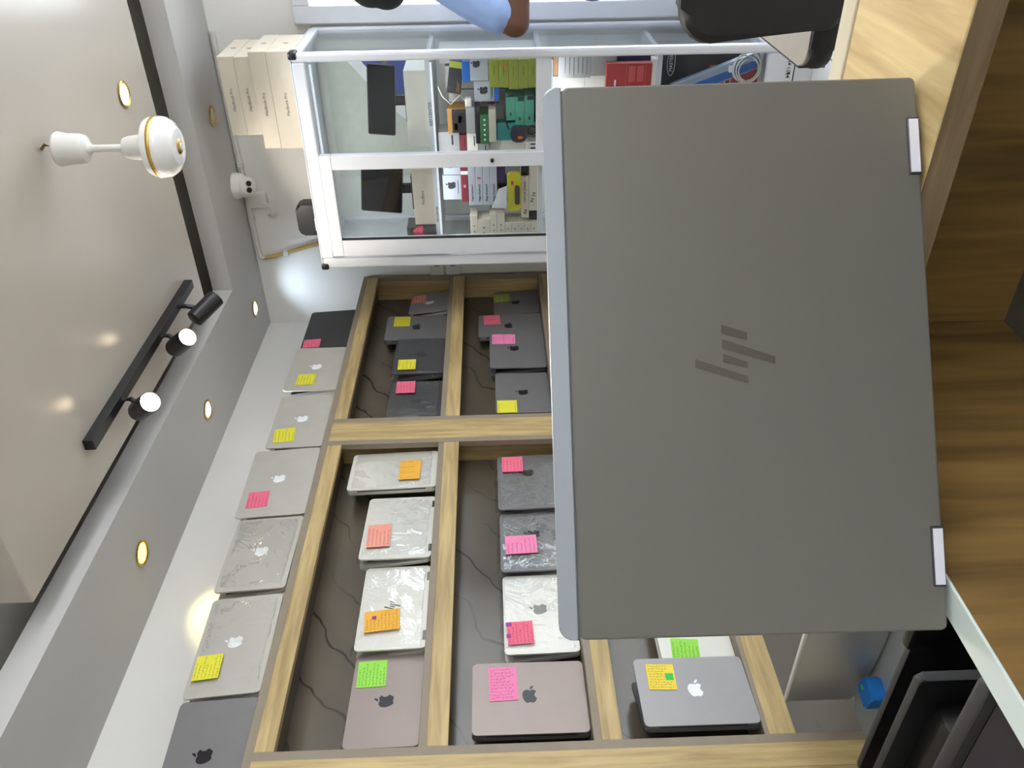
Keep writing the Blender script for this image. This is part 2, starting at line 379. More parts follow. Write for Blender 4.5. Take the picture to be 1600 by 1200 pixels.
# ------------------------------------------------------------------ laptops
APPLE = [(0.02, 0.30), (-0.04, 0.335), (-0.12, 0.362), (-0.22, 0.36), (-0.32, 0.31), (-0.395, 0.21), (-0.43, 0.08), (-0.425, -0.06), (-0.39, -0.21), (-0.33, -0.34), (-0.26, -0.44), (-0.19, -0.495), (-0.12, -0.495), (-0.05, -0.465), (0.02, -0.455), (0.09, -0.47), (0.16, -0.497), (0.23, -0.485), (0.30, -0.42), (0.36, -0.32), (0.405, -0.205), (0.335, -0.15), (0.285, -0.07), (0.27, 0.02), (0.285, 0.11), (0.325, 0.18), (0.375, 0.235), (0.31, 0.315), (0.22, 0.36), (0.13, 0.355)]
LEAF = [(0.005, 0.385), (0.01, 0.47), (0.06, 0.56), (0.13, 0.62), (0.205, 0.645), (0.205, 0.56), (0.165, 0.475), (0.09, 0.405)]
SLASH = [[(0.0167, 0.1185), (0.0118, 0.1042), (0.0074, 0.1044), (0.0119, 0.1188)], [(0.0083, 0.1184), (-0.0023, 0.0887), (-0.0064, 0.0889), (0.0034, 0.1186)], [(0.0001, 0.1182), (-0.0051, 0.1044), (-0.0085, 0.1047), (-0.0043, 0.1184)], [(-0.0026, 0.134), (-0.0133, 0.1045), (-0.0167, 0.1047), (-0.0075, 0.1343)]]
def fruit_logo(c, size, turned, x0=0.0, x1=0.0006):
    bm = new()
    for poly in (APPLE, LEAF):
        pts = []
        for a, b in poly:
            a *= size; b *= size
            pts.append((c[0] + b, c[1] - a) if turned else (c[0] + a, c[1] + b))
        prism(bm, pts, 0, x0, x1)
    return bm
def scribble(w, h, lines, x, turned, seed):
    """rows of tiny handwritten strokes inside a w x h note"""
    rd = random.Random(seed); bm = new(); n = lines
    W, H = (h, w) if turned else (w, h)
    for i in range(n):
        v = H * (0.42 - 0.84 * i / max(1, n - 1)); u = -W * 0.44; end = W * rd.uniform(0.05, 0.44)
        while u < end:
            for k in range(rd.randint(2, 5)):
                du = W * rd.uniform(0.012, 0.03); a = H * rd.uniform(-0.030, 0.030); b = H * rd.uniform(-0.034, 0.034); th = 0.0006
                q = [(u, v + a - th), (u + du, v + b - th), (u + du, v + b + th), (u, v + a + th)]
                if turned: q = [(p[1], -p[0]) for p in q]
                bm.faces.new([bm.verts.new((x, p[0], p[1])) for p in q])
                u += du
            u += W * 0.035
    return bm
def sleeve_mesh(y0, y1, z0, z1, seed, xf=0.004, xb=-0.02, amp=0.0022):
    rd = random.Random(seed); bm = new(); ny, nz = 16, 12; g = []
    for i in range(ny + 1):
        row = []
        for j in range(nz + 1):
            fy, fz = i / ny, j / nz
            edge = min(fy, 1 - fy, fz, 1 - fz)
            x = xf + (rd.uniform(-0.2, 1) * amp if edge > 0.02 else xb - xf)
            row.append(bm.verts.new((x, y0 + (y1 - y0) * fy + rd.uniform(-1, 1) * 0.003, z0 + (z1 - z0) * fz + (rd.uniform(-1, 1) * 0.003 if j else 0))))
        g.append(row)
    for i in range(ny):
        for j in range(nz):
            bm.faces.new((g[i][j], g[i + 1][j], g[i + 1][j + 1], g[i][j + 1]))
    return bm
def laptop(key, label, lidm, p, note=None, ncol=None, lines=6, logo=None, logom=None, logokind='fruit', basem=None, wrap=False, extra=(), opening=9.0, lsize=0.044):
    o, x, y, z, yaw, lean, w, h = p
    t = thing('laptop', label, 'laptop', (x, y, z), (0, R(lean), R(yaw)), 'laptops shown on the oak shelves')
    turned = o == 'p'
    lid = obj('lid', slab(new(), rrect(-w / 2, w / 2, 0.001, h, 0.011), 0, -0.0055, 0.0, 0.0016), lidm, t, True)
    bs = new(); slab(bs, rrect(-w / 2, w / 2, 0.0, h, 0.011), 0, -0.013, 0.0, 0.003)
    if turned:      # stands on its short side like an open book, hinge on the near side
        MT = Matrix.Translation((-0.0075, -w / 2 + 0.004, 0)) @ Matrix.Rotation(R(opening), 4, 'Z') @ Matrix.Translation((0, w / 2 - 0.004, 0))
    else:           # stands on its hinge, base leaning behind the lid
        MT = Matrix.Translation((-0.0075, 0, 0.002)) @ Matrix.Rotation(R(-opening), 4, 'Y')
    base = obj('base', bs, basem or BASES, t, True)
    base.matrix_local = MT
    obj('keyboard', B(-0.0003, 0.0006, -w * 0.42, w * 0.42, h * 0.28, h * 0.9) if not turned else B(-0.0003, 0.0006, -w * 0.3, w * 0.32, h * 0.09, h * 0.91), KEYS, base)
    scr = B(-0.0062, -0.0054, -w / 2 + 0.008, w / 2 - 0.008, 0.014, h - 0.008)
    obj('screen', scr, SCREEN, t)
    hb = new()
    if turned: cyl(hb, (-0.0065, -w / 2 + 0.003, h * 0.12), (-0.0065, -w / 2 + 0.003, h * 0.88), 0.004, n=12)
    else: cyl(hb, (-0.0065, -w * 0.38, 0.004), (-0.0065, w * 0.38, 0.004), 0.004, n=12)
    obj('hinge', hb, BLACKP, t, True)
    if turned:
        for fy, fz in ((-w / 2 + 0.03, 0.03), (-w / 2 + 0.03, h - 0.03)):
            obj('rubber_foot', cyl(new(), (-0.0125, fy, fz), (-0.0145, fy, fz), 0.0075, n=16), BLACKM, base, True)
    if logo and logokind == 'fruit':
        tag(obj('logo', fruit_logo(logo, lsize, turned), logom, t), 'fruit shaped emblem with a bite')
    elif logo:
        b2 = new()
        for q in SLASH:
            prism(b2, [(logo[0] + a, logo[1] + (b - 0.1115)) for a, b in q], 0, 0, 0.0006)
        tag(obj('logo', b2, logom, t), 'four slanted bars emblem')
    xo = 0.0012
    if note:
        cy, cz, nw, nh, an = note
        an = max(-6, min(6, an))
        n = obj('sticky_note', B(-0.0004, 0.0004, -nw / 2, nw / 2, -nh / 2, nh / 2), NOTE[ncol], t, loc=(xo if not wrap else 0.0085, cy, cz), rot=(R(an), 0, 0))
        tag(n, {'y': 'yellow', 'p': 'pink', 's': 'salmon pink', 'o': 'orange', 'g': 'green', 'c': 'bright yellow', 'm': 'light pink', 'l': 'olive green'}[ncol] + ' handwritten sticky note')
        obj('handwriting', scribble(nw, nh, lines, 0.0007, turned, sum(map(ord, key))), INK, n)
        for ec, ey, ez, ew, eh in extra:
            obj('colour_tag', B(0.0003, 0.0010, ey * nw - ew / 2, ey * nw + ew / 2, ez * nh - eh / 2, ez * nh + eh / 2), NOTE[ec], n)
    if logokind == 'bars':
        for hy_ in (-w * 0.36, w * 0.36):
            obj('hinge_tab', B(-0.004, 0.0014, hy_ - 0.016, hy_ + 0.016, -0.0, 0.011, bev=0.0008), GREYBAR, t)
    if wrap:
        obj('plastic_sleeve', sleeve_mesh(-w / 2 - wrap, w / 2 + wrap * 0.7, 0.0, h + wrap, sum(map(ord, key))), SLEEVE, t, True)
    return t
DARKLOGO = mat('dark_emblem', (34, 30, 36), 0.3, 0.2); LITELOGO = mat('white_emblem', (240, 242, 244), 0.35); GREYLOGO = mat('grey_emblem', (130, 126, 122), 0.3, 0.4); FAINT = mat('faint_emblem', (44, 43, 46), 0.35, 0.2)
GREYBAR = mat('grey_bars', (96, 94, 90), 0.25, 0.6)
laptop('a', 'dark grey laptop on the top of the shelves, nearest and partly out of frame', L_GREY, ('l', -1.822, 1.084, 1.789, -5.0, -5.2, 0.306, 0.199), logo=(0.011, 0.105), logom=DARKLOGO)
laptop('b', 'silver laptop in clear film with a yellow note, top row near end', L_SILVER, ('l', -1.808, 1.408, 1.789, -1.8, -6.4, 0.310, 0.205), (-0.072, 0.157 - 0.0, 0.073, 0.070, 2), 'y', 7, (0.005, 0.107), LITELOGO, wrap=0.004)
laptop('c', 'plain silver laptop in clear film without any note, top row', L_SILVER, ('l', -1.806, 1.731, 1.789, 2.3, -3.6, 0.302, 0.207), logo=(0.005, 0.106), logom=LITELOGO, wrap=0.004)
laptop('d', 'silver laptop with a pink note, on the top row', L_SILVER, ('l', -1.809, 2.051, 1.789, -1.6, -3.3, 0.318, 0.227), (-0.081, 0.168, 0.072, 0.069, 3), 'p', 6, (0.013, 0.119), LITELOGO)
laptop('e', 'silver laptop with a yellow note, top row above the middle shelf post', L_SILVER, ('l', -1.815, 2.385, 1.789, -0.2, -1.5, 0.307, 0.202), (-0.085, 0.147, 0.077, 0.073, 6), 'y', 6, (0.008, 0.101), LITELOGO)
laptop('f', 'silver laptop with a yellow note, top row next to the black laptop', L_SILVER, ('l', -1.820, 2.731, 1.789, -0.2, -0.5, 0.302, 0.210), (-0.079, 0.131, 0.072, 0.072, -1), 'y', 6, (0.010, 0.107), LITELOGO)
laptop('g', 'black laptop with a pink note at the far end of the top row', L_BLACK, ('l', -1.828, 3.056, 1.789, -0.4, -3.0, 0.301, 0.204), (-0.113, 0.161, 0.063, 0.071, 1), 'p', 5, (-0.006, 0.103), FAINT, basem=BASEM)
laptop('n1', 'rosy silver laptop with a green note and black emblem on the upper shelf', L_ROSE, ('l', -1.846, 1.247, 1.381, 4.5, -1.2, 0.285, 0.187), (0.077, 0.119 + 0.02, 0.085, 0.076, 2), 'g', 8, (-0.009, 0.096), DARKLOGO, opening=4)
laptop('n2', 'white wrapped laptop with slanted bar emblem and an orange note with purple tag', L_WHITE, ('l', -1.838, 1.535, 1.381, 2.1, -1.7, 0.301, 0.194), (-0.057, 0.126, 0.073, 0.097, 5), 'o', 9, (0.003, 0.103), GREYBAR, 'bars', wrap=0.012, extra=(('v', 0.16, 0.22, 0.012, 0.012),))
laptop('n3', 'white wrapped laptop with slanted bar emblem and a salmon pink note', L_WHITE, ('l', -1.833, 1.844, 1.381, 6.4, -1.0, 0.299, 0.218), (-0.051, 0.166, 0.107, 0.071, 3), 's', 6, (0.026, 0.111), LITELOGO, 'bars', wrap=0.010, opening=7)
laptop('n4', 'white wrapped laptop with an orange note standing on its side by the shelf post', L_WHITE, ('p', -1.830, 2.112, 1.381, 4.1, -1.7, 0.200, 0.297), (-0.013, 0.092, 0.105, 0.071, 0), 'o', 4, wrap=0.009, opening=14)
laptop('m4', 'dark grey wrapped laptop with a pink note beside the middle shelf post', L_GREY, ('l', -1.845, 2.052, 0.965, 4.0, -1.2, 0.285, 0.212), (0.085, 0.160, 0.084, 0.071, 0), 'p', 6, (0.044, 0.111), DARKLOGO, wrap=0.010, basem=BASEM, opening=7)
laptop('m3', 'dark grey wrapped laptop with a pink note between a dark and a silver laptop', L_GREY, ('l', -1.845, 1.778, 0.965, 4.7, -1.3, 0.262, 0.209), (-0.025, 0.145, 0.081, 0.096, 1), 'm', 7, (0.03, 0.107), DARKLOGO, wrap=0.010, basem=BASEM, opening=7)
laptop('m2', 'pale silver wrapped laptop with grey emblem and a pink note with purple tags', L_WHITE, ('l', -1.850, 1.505, 0.965, 1.9, -1.1, 0.280, 0.205), (-0.075, 0.160, 0.076, 0.072, 2), 'p', 7, (0.012, 0.104), GREYLOGO, wrap=0.012, extra=(('v', 0.40, 0.42, 0.014, 0.016), ('v', -0.12, 0.45, 0.013, 0.012)))
laptop('m1', 'rosy grey laptop on its side with a large pink note, middle shelf near end', L_ROSE, ('p', -1.835, 1.227, 0.965, 2.7, 0.3, 0.210, 0.290), (0.040, 0.211, 0.101, 0.073, 2), 'm', 10, (0.004, 0.144), DARKLOGO, basem=BASEM, opening=17)
laptop('k2', 'silver laptop with a green note, half hidden behind the grey laptop', L_WHITE, ('l', -1.845, 1.475, 0.558, 2.0, 0.6, 0.306, 0.197), (-0.118, 0.129, 0.066, 0.074, -5), 'g', 7, opening=5, basem=BASES)
laptop('k1', 'grey laptop on its side with a yellow note and white emblem, lowest visible shelf', L_GREY2, ('p', -1.800, 1.207, 0.558, 3.4, 0.1, 0.198, 0.281), (0.041, 0.217, 0.077, 0.070, -2), 'c', 9, (0.002, 0.138), LITELOGO, basem=BASEM, opening=20, extra=(('e', 0.0, -0.30, 0.020, 0.020),))
laptop('f1', 'grey laptop with a salmon note at the far end of the upper shelf', L_GREY2, ('l', -1.850, 3.315, 1.381, 8.0, -6.0, 0.240, 0.181), (0.055, 0.144, 0.090, 0.066, 2), 's', 5, (-0.006, 0.093), LITELOGO, opening=5)
laptop('f2', 'dark grey laptop on its side with a yellow note, far upper shelf', L_GREY, ('p', -1.850, 3.075, 1.381, -0.5, -0.2, 0.200, 0.269), (0.051, 0.202, 0.080, 0.071, 0), 'y', 5, (0.006, 0.135), DARKLOGO, basem=BASEM, opening=17)
laptop('f3', 'black wrapped laptop with a yellow note on the far upper shelf', L_DARK, ('l', -1.830, 2.818, 1.381, 0.8, 0.1, 0.268, 0.207), (-0.080, 0.150, 0.073, 0.071, 1), 'y', 5, (0.006, 0.099), FAINT, wrap=0.010, basem=BASEM, opening=10)
laptop('f4', 'black wrapped laptop with a pink note on the far upper shelf', L_DARK, ('l', -1.838, 2.527, 1.381, 5.7, -0.2, 0.270, 0.204), (0.078, 0.146, 0.091, 0.073, 2), 'p', 6, (-0.02, 0.101), FAINT, wrap=0.010, basem=BASEM, opening=9)
laptop('g1', 'dark grey laptop with an olive note at the far end of the middle shelf', L_GREY, ('l', -1.868, 3.320, 0.966, 3.3, -4.5, 0.240, 0.210), (0.060, 0.172, 0.081, 0.073, 0), 'l', 4, (0.004, 0.110), DARKLOGO, basem=BASEM, opening=4)
laptop('g2', 'dark grey laptop on its side with a pink note, half covered', L_GREY, ('p', -1.856, 3.090, 0.965, 2.8, -1.0, 0.200, 0.280), (0.051, 0.220, 0.087, 0.072, 2), 'p', 3, (-0.007, 0.147), DARKLOGO, basem=BASEM, opening=15, extra=())
laptop('g3', 'dark grey laptop with a wide pink note, front of the far middle shelf', L_GREY, ('l', -1.846, 2.872, 0.965, -1.3, 0.5, 0.272, 0.232), (0.073, 0.172, 0.074, 0.098, -1), 'm', 3, (0.004, 0.131), FAINT, basem=BASEM, opening=8)
laptop('g4', 'dark grey laptop with a bright yellow note beside the middle shelf post', L_GREY, ('l', -1.856, 2.575, 0.965, 2.9, 0.3, 0.285, 0.212), (-0.100, 0.169, 0.083, 0.075, 0), 'y', 2, (-0.001, 0.107), DARKLOGO, basem=BASEM, opening=7)

# ------------------------------------------------------------------ glass display cabinet against the back wall
CX0, CX1, CY0, CY1, CT = -1.526, -0.690, 3.02, 3.476, 1.866
t = thing('glass_display_cabinet', 'tall white aluminium display cabinet with glass doors full of boxes', 'cabinet', (CX0, CY0, 0))
W, Dp = CX1 - CX0, CY1 - CY0
def cpart(name, *a, m=ALU, bev=0.003, par=None):
    return obj(name, B(*a, bev=bev), m, par or t)
for nm, a in (('corner_post', (0, 0.045, 0, 0.045)), ('corner_post', (W - 0.03, W, 0, 0.04)), ('corner_post', (0, 0.035, Dp - 0.03, Dp)), ('corner_post', (W - 0.03, W, Dp - 0.03, Dp))):
    cpart(nm, *a, 0.0, CT - 0.0, bev=0.008)
cpart('top_rail', 0.045, W - 0.03, 0, 0.04, 1.818, CT, bev=0.006)
cpart('top_rail', W - 0.028, W - 0.002, 0.04, Dp - 0.03, 1.835, CT)
cpart('top_rail', 0.002, 0.03, 0.045, Dp - 0.03, 1.835, CT)
cpart('bottom_rail', 0.045, W - 0.03, 0.0, 0.04, 0.0, 0.165)
cpart('bottom_rail', W - 0.028, W - 0.002, 0.04, Dp - 0.03, 0.0, 0.165)
cpart('top_panel', 0.002, W - 0.002, 0.002, Dp - 0.002, CT, CT + 0.004, bev=0)
cpart('back_panel', 0.035, W - 0.03, Dp - 0.012, Dp - 0.004, 0.02, CT - 0.01, m=mat('white_laminate', (226, 228, 220), 0.3, noise=0.02), bev=0)
cpart('left_panel', 0.006, 0.012, 0.045, Dp - 0.03, 0.1, 1.835, m=mat('cabinet_side_laminate', (196, 200, 200), 0.3, noise=0.03), bev=0)
cpart('side_glass', W - 0.018, W - 0.012, 0.04, Dp - 0.03, 0.165, 1.835, m=GLASS, bev=0)
for z0, z1 in ((1.382, 1.400), (0.970, 0.988), (0.535, 0.553), (0.150, 0.168)):
    cpart('shelf', 0.036, W - 0.032, 0.06, Dp - 0.014, z0, z1, bev=0.001)
cpart('shelf_rail', 0.43, W - 0.03, 0.012, 0.04, 0.943, 0.998)
# slim glowing bars and area lights, added to brighten the cabinet
GLOWM = emit('added_cabinet_glow', (240, 246, 255), 0.5)
for z, pw in ((1.812, 1.1), (1.379, 0.9), (0.940, 1.1)):
    obj('added_light_bar', B(0.06, W - 0.05, 0.046, 0.056, z - 0.004, z + 0.003), GLOWM, t)
    la = bpy.data.lights.new('added_cabinet_light', 'AREA'); la.shape = 'RECTANGLE'; la.size = W - 0.12; la.size_y = 0.012; la.energy = pw; la.color = (0.94, 0.97, 1)
    lo = bpy.data.objects.new('added_cabinet_light', la); COL.objects.link(lo); lo.location = ((CX0 + CX1) / 2, CY0 + 0.053, z - 0.008); lo.rotation_euler = (R(28), 0, 0)
# right fixed pane and left hinged door
cpart('fixed_pane', 0.43, W - 0.03, 0.024, 0.029, 0.165, 1.818, m=GLASS, bev=0)
for z0, z1 in ((1.772, 1.816), (0.14, 0.20)):
    pass
d = bpy.data.objects.new('door', None); COL.objects.link(d); d.parent = t
for nm, a in (('door_stile', (0.060, 0.133, 0.20, 1.772)), ('door_stile', (0.418, 0.474, 0.20, 1.772)), ('door_rail', (0.060, 0.474, 1.772, 1.816)), ('door_rail', (0.060, 0.474, 0.14, 0.20))):
    cpart(nm, a[0], a[1], -0.014, 0.016, a[2], a[3], par=d)
cpart('door_pane', 0.133, 0.418, -0.002, 0.003, 0.20, 1.772, m=GLASS, bev=0, par=d)
cpart('door_seal', 0.130, 0.134, -0.0150, 0.0, 0.20, 1.772, m=BLACKM, bev=0, par=d)
obj('lock', cyl(new(), (0.446, -0.026, 1.165), (0.446, -0.012, 1.165), 0.007, n=16), BLACKP, d, True)
for cx in (-0.004, W - 0.020):
    obj('corner_cap', B(cx, cx + 0.026, -0.006, 0.046, CT - 0.022, CT + 0.008, bev=0.006), BLACKP, t, True)
text_obj('shelf_lettering', 'AID CENTER', 0.016, BLUEINK, t, (0.60, 0.0595, 1.391), FACE)
text_obj('shelf_lettering', 'AID CENTER', 0.012, INK, t, (0.20, 0.0595, 1.391), FACE)

IY = 3.12
def carton(name, label, cat, x0, x1, z0, z1, m, y=IY, depth=0.12, group=None, bev=0.0015, tilt=0.0):
    o = obj(name, B(-(x1 - x0) / 2, (x1 - x0) / 2, 0, depth, 0, z1 - z0, bev=bev), m, None, loc=((x0 + x1) / 2, y, z0), rot=(0, R(tilt), 0))
    return tag(o, label, cat, group)
def face_patch(par, name, x0, x1, z0, z1, m, lab=None):
    """print area on the front of a carton, in the carton's own frame"""
    o = obj(name, B(x0, x1, -0.0008, 0.001, z0, z1), m, par)
    if lab: o['label'] = lab
    return o
def front_logo(par, cx, cz, size, m):
    bm = new()
    for poly in (APPLE, LEAF):
        prism(bm, [(cx + a * size, cz + b * size) for a, b in poly], 1, -0.0012, 0.0)
    return obj('logo', bm, m, par)
S1, S2, S3, S4 = 1.400, 0.988, 0.553, 0.168
C_LIME = mat('lime_carton', (150, 160, 52), 0.6); C_BLK = mat('black_carton', (26, 25, 31), 0.5); C_BLUE = mat('blue_carton', (20, 96, 180), 0.5)
C_SIL = mat('silver_carton', (170, 176, 186), 0.45, noise=0.03); C_GREEN = mat('green_carton', (54, 110, 70), 0.55); C_TEAL = mat('teal_carton', (84, 166, 144), 0.55)
C_DTEAL = mat('dark_teal_carton', (12, 42, 42), 0.5); C_MAR = mat('maroon_carton', (126, 36, 56), 0.5); C_RED = mat('red_carton', (176, 42, 46), 0.5); C_OCH = mat('ochre_carton', (150, 106, 44), 0.55)
C_NAVY = mat('navy_carton', (34, 34, 80), 0.5); C_BEI = mat('beige_carton', (196, 188, 172), 0.6); C_TURQ = mat('turquoise_pack', (60, 150, 150), 0.4); C_BROWN = mat('brown_carton', (150, 108, 70), 0.6)
C_YEL = mat('yellow_card', (206, 200, 40), 0.5); C_PUR = mat('purple_carton', (70, 52, 110), 0.5); C_CHAR = mat('dark_pouch', (58, 54, 72), 0.6, noise=0.1)
# --- upper compartment
rfl = thing('painted_reflection', 'painted reflection with a white arc and blue field behind the cabinet glass', 'painted_reflection', (0, 3.455, 0))  # flat coloured sheets painting a reflection in the cabinet glass
obj('sheet', B(-1.30, -0.78, 0, 0.003, 1.41, 1.83), mat('reflection_pale', (206, 210, 196), 0.5), rfl)
arc_o = [(-0.78, 1.775), (-0.86, 1.705), (-0.95, 1.63), (-1.03, 1.555), (-1.11, 1.46), (-1.13, 1.41)]
arc_i = [(-0.78, 1.715), (-0.85, 1.66), (-0.93, 1.59), (-1.00, 1.515), (-1.06, 1.44), (-1.075, 1.41)]
prism_pts = arc_o + arc_i[::-1]
obj('white_arc', prism(new(), prism_pts, 1, -0.002, 0.001), mat('reflection_white', (240, 240, 238), 0.5), rfl)
obj('blue_field', prism(new(), arc_i + [(-0.78, 1.41)], 1, -0.001, 0.001), mat('reflection_blue', (70, 86, 156), 0.5), rfl)
obj('brown_stripe', B(-0.93, -0.785, -0.003, 0.0, 1.58, 1.60), mat('reflection_brown', (130, 108, 110), 0.6), rfl)
def tablet_screen(label, x, y, tilt, w, h, z, yaw=0.0):
    t = thing('small_monitor', label, 'monitor', (x, y, z), (0, 0, R(yaw)), 'dark screens in the cabinet')
    t.scale = (1, 1, 1)
    M = Matrix.Translation((0, 0, 0.045)) @ Matrix.Rotation(R(tilt), 4, 'Y')
    b = new(); slab(b, rrect(-w / 2, w / 2, 0.0, h, 0.006), 1, 0.0, 0.012, 0.002); bmesh.ops.transform(b, matrix=M, verts=b.verts)
    obj('case', b, CHARC, t, True)
    obj('screen', B(-w / 2 + 0.004, w / 2 - 0.004, -0.001, 0.002, 0.004, h - 0.004, M=M), SCREEN, t)
    obj('stand_neck', B(-0.02, 0.02, 0.014, 0.03, 0.004, 0.09, bev=0.003), CHARC, t)
    obj('stand_base', B(-0.07, 0.07, -0.03, 0.07, 0.0, 0.006, bev=0.002), CHARC, t)
    return t
carton('device_box', 'long white box under the dark screen in the upper right of the cabinet', 'box', -1.056, -0.773, S1, 1.482, WHITEBOX, 3.10, 0.16)
carton('device_box', 'white box with small print under the dark screen behind the cabinet door', 'box', -1.378, -1.146, S1, 1.484, CREAMBOX, 3.10, 0.16)
text_obj('print', 'MacBook', 0.016, GREYLOGO, bpy.data.objects['device_box.001'], (0, -0.0006, 0.045), FACE)
tablet_screen('tilted dark screen standing on the white box, right side of the cabinet', -0.90, 3.16, 5, 0.262, 0.105, 1.482)
tablet_screen('tilted dark screen standing on the white box behind the left door', -1.245, 3.14, 6, 0.20, 0.165, 1.484)
g = carton('laptop_stand_case', 'dark grey case with a red cloth in the left corner of the cabinet', 'case', -1.462, -1.385, S1, 1.52, mat('grey_case', (96, 94, 94), 0.5), 3.09, 0.10)
obj('red_cloth', lathe(new(), [(0, 0.0), (0.026, 0.004), (0.022, 0.02), (0.010, 0.042), (0, 0.046)], 9, M=Matrix.Translation((0.022, -0.006, 0.05))), mat('red_cloth', (196, 60, 84), 0.8, noise=0.15), g, True)
# --- middle compartment, right
for k in range(5):
    z0 = 0.988 + 0.0362 * k
    o = carton('lime_box', ['bottom', 'second from bottom', 'middle', 'second from top', 'topmost'][k] + ' of the five stacked lime green boxes', 'box', (-0.842, -0.844, -0.850, -0.848, -0.846)[4 - k], -0.744, z0, z0 + 0.0352, C_LIME, 3.11, 0.15, 'lime green boxes')
    face_patch(o, 'print', -0.006, 0.03, 0.016, 0.019, mat('dark_lime', (104, 112, 40), 0.6))
    if k == 3: face_patch(o, 'price_tag', 0.018, 0.032, 0.008, 0.020, NOTE['t'], 'orange price tag')
o = carton('silver_box', 'silver box with black emblem under the blue box', 'box', -0.904, -0.828, 1.150, 1.226, C_SIL, 3.15, 0.10, 'silver boxes'); front_logo(o, 0.004, 0.042, 0.034, INK)
face_patch(o, 'print', -0.03, 0.018, 0.012, 0.014, INK); face_patch(o, 'print', -0.024, 0.02, 0.007, 0.009, INK)
carton('blue_sleeve_box', 'thin bright blue box under the lower silver box', 'box', -0.900, -0.846, 1.132, 1.149, C_BLUE, 3.13, 0.12)
o = carton('silver_box', 'silver box with its emblem cut by the frame, on the lime boxes', 'box', -0.822, -0.746, 1.1702, 1.238, C_SIL, 3.13, 0.12, 'silver boxes'); front_logo(o, 0.022, 0.046, 0.030, INK)
carton('blue_box', 'upright bright blue box on the silver box', 'box', -0.826, -0.752, 1.239, 1.268, C_BLUE, 3.13, 0.10)
o = carton('black_box', 'tilted black box with a lime band, topmost in the middle of the pile', 'box', -0.880, -0.764, 1.269, 1.322, C_BLK, 3.16, 0.08, tilt=9)
face_patch(o, 'lime_band', 0.036, 0.058, 0.0, 0.053, C_LIME, 'lime band'); face_patch(o, 'print', -0.05, -0.02, 0.008, 0.011, C_OCH); face_patch(o, 'print', -0.05, -0.01, 0.015, 0.017, C_OCH)
o = carton('charger_adapter', 'white charger adapter on the silver box pile', 'charger', -0.925, -0.888, 1.236, 1.262, WHITEP, 3.14, 0.03, bev=0.005)
obj('cord', tube(new(), [(0.0, 0.01, 0.02), (0.03, 0.0, 0.045), (0.0, -0.01, 0.08), (0.03, -0.01, 0.11), (0.065, -0.005, 0.125)], 0.0016, 8), WHITEP, o, True)
o = carton('gold_box', 'black and ochre picture box with grey carton print', 'box', -1.016, -0.922, 1.262, 1.331, C_OCH, 3.13, 0.09)
face_patch(o, 'picture', -0.046, 0.044, 0.0, 0.052, C_BLK); face_patch(o, 'print', -0.034, -0.01, 0.032, 0.044, C_OCH); face_patch(o, 'picture_motif', -0.008, 0.018, 0.014, 0.028, C_TEAL)
carton('grey_box', 'plain grey box between the ochre box and the black tray', 'box', -1.017, -0.919, 1.226, 1.261, GREYBOX, 3.13, 0.09)
carton('black_tray', 'flat black box lying on the green box', 'box', -1.056, -0.917, 1.208, 1.2255, C_BLK, 3.12, 0.11)
o = carton('green_box', 'dark green box with white letters under the black tray', 'box', -1.058, -0.945, 1.174, 1.2075, C_GREEN, 3.12, 0.11)
for i in range(5): face_patch(o, 'letter', 0.034 - i * 0.019, 0.040 - i * 0.019, 0.013, 0.020, WHITEINK)
carton('beige_hub', 'beige flat box under the green box', 'box', -1.050, -0.926, 1.146, 1.1735, C_BEI, 3.12, 0.11)
carton('crimson_box', 'crimson box edge behind the beige box', 'box', -0.925, -0.904, 1.132, 1.20, C_MAR, 3.20, 0.10)
o = carton('turquoise_pack', 'turquoise pack with rounded window under the beige box', 'pack', -1.050, -0.982, 1.062, 1.1455, C_TURQ, 3.13, 0.06, bev=0.006)
face_patch(o, 'print', -0.02, 0.02, 0.012, 0.018, INK)
for i, (xa, xb, z0, z1) in enumerate(((-0.972, -0.868, 1.0885, 1.1315), (-0.992, -0.884, 1.038, 1.072), (-0.992, -0.880, 1.001, 1.0365))):
    o = carton('teal_box', ['topmost teal box beside the dark cable', 'middle of the three teal boxes', 'lowest of the three teal boxes'][i], 'box', xa, xb, z0 if i else 1.0725, z1 if i else 1.107, C_TEAL, 3.13, 0.10, 'teal boxes')
    face_patch(o, 'dark_end', (xb - xa) / 2 - 0.016, (xb - xa) / 2 - 0.0005, 0.001, z1 - z0 - 0.01, C_DTEAL, 'dark teal end')
    face_patch(o, 'print', -0.034, -0.022, 0.014, 0.020, C_DTEAL)
carton('teal_tray', 'dark teal box lying under the teal boxes', 'box', -0.99, -0.80, S2, 1.0005, C_DTEAL, 3.16, 0.10)
b = new(); slab(b, rrect(-0.030, 0.030, 0.0, 0.062, 0.018), 1, 0, 0.022, 0.006)
o = tag(obj('cable_pouch', b, C_CHAR, None, True, loc=(-1.018, 3.10, 1.030)), 'dark rounded pouch with an orange tag', 'pouch')
face_patch(o, 'price_tag', -0.016, -0.006, 0.016, 0.034, NOTE['t'], 'orange price tag')
tag(obj('cable_ring', tube(new(), [(0.016 * math.cos(a * PI / 12), 0, 0.016 * math.sin(a * PI / 12)) for a in range(24)], 0.003, 8, True), BLACKP, None, True, loc=(-1.004, 3.105, 1.0075)), 'small black cable ring on the cabinet shelf', 'cable')
tag(obj('black_strap_cable', tube(new(), [(-0.885, 3.118, 1.13), (-0.91, 3.112, 1.118), (-0.96, 3.112, 1.112), (-1.0, 3.112, 1.098)], 0.003, 8), BLACKP, None, True), 'thin black cable running across the teal boxes', 'cable')
o = carton('small_white_box', 'small white box with black marks in the pane corner', 'box', -1.078, -1.046, S2, 1.030, WHITEBOX, 3.10, 0.05)
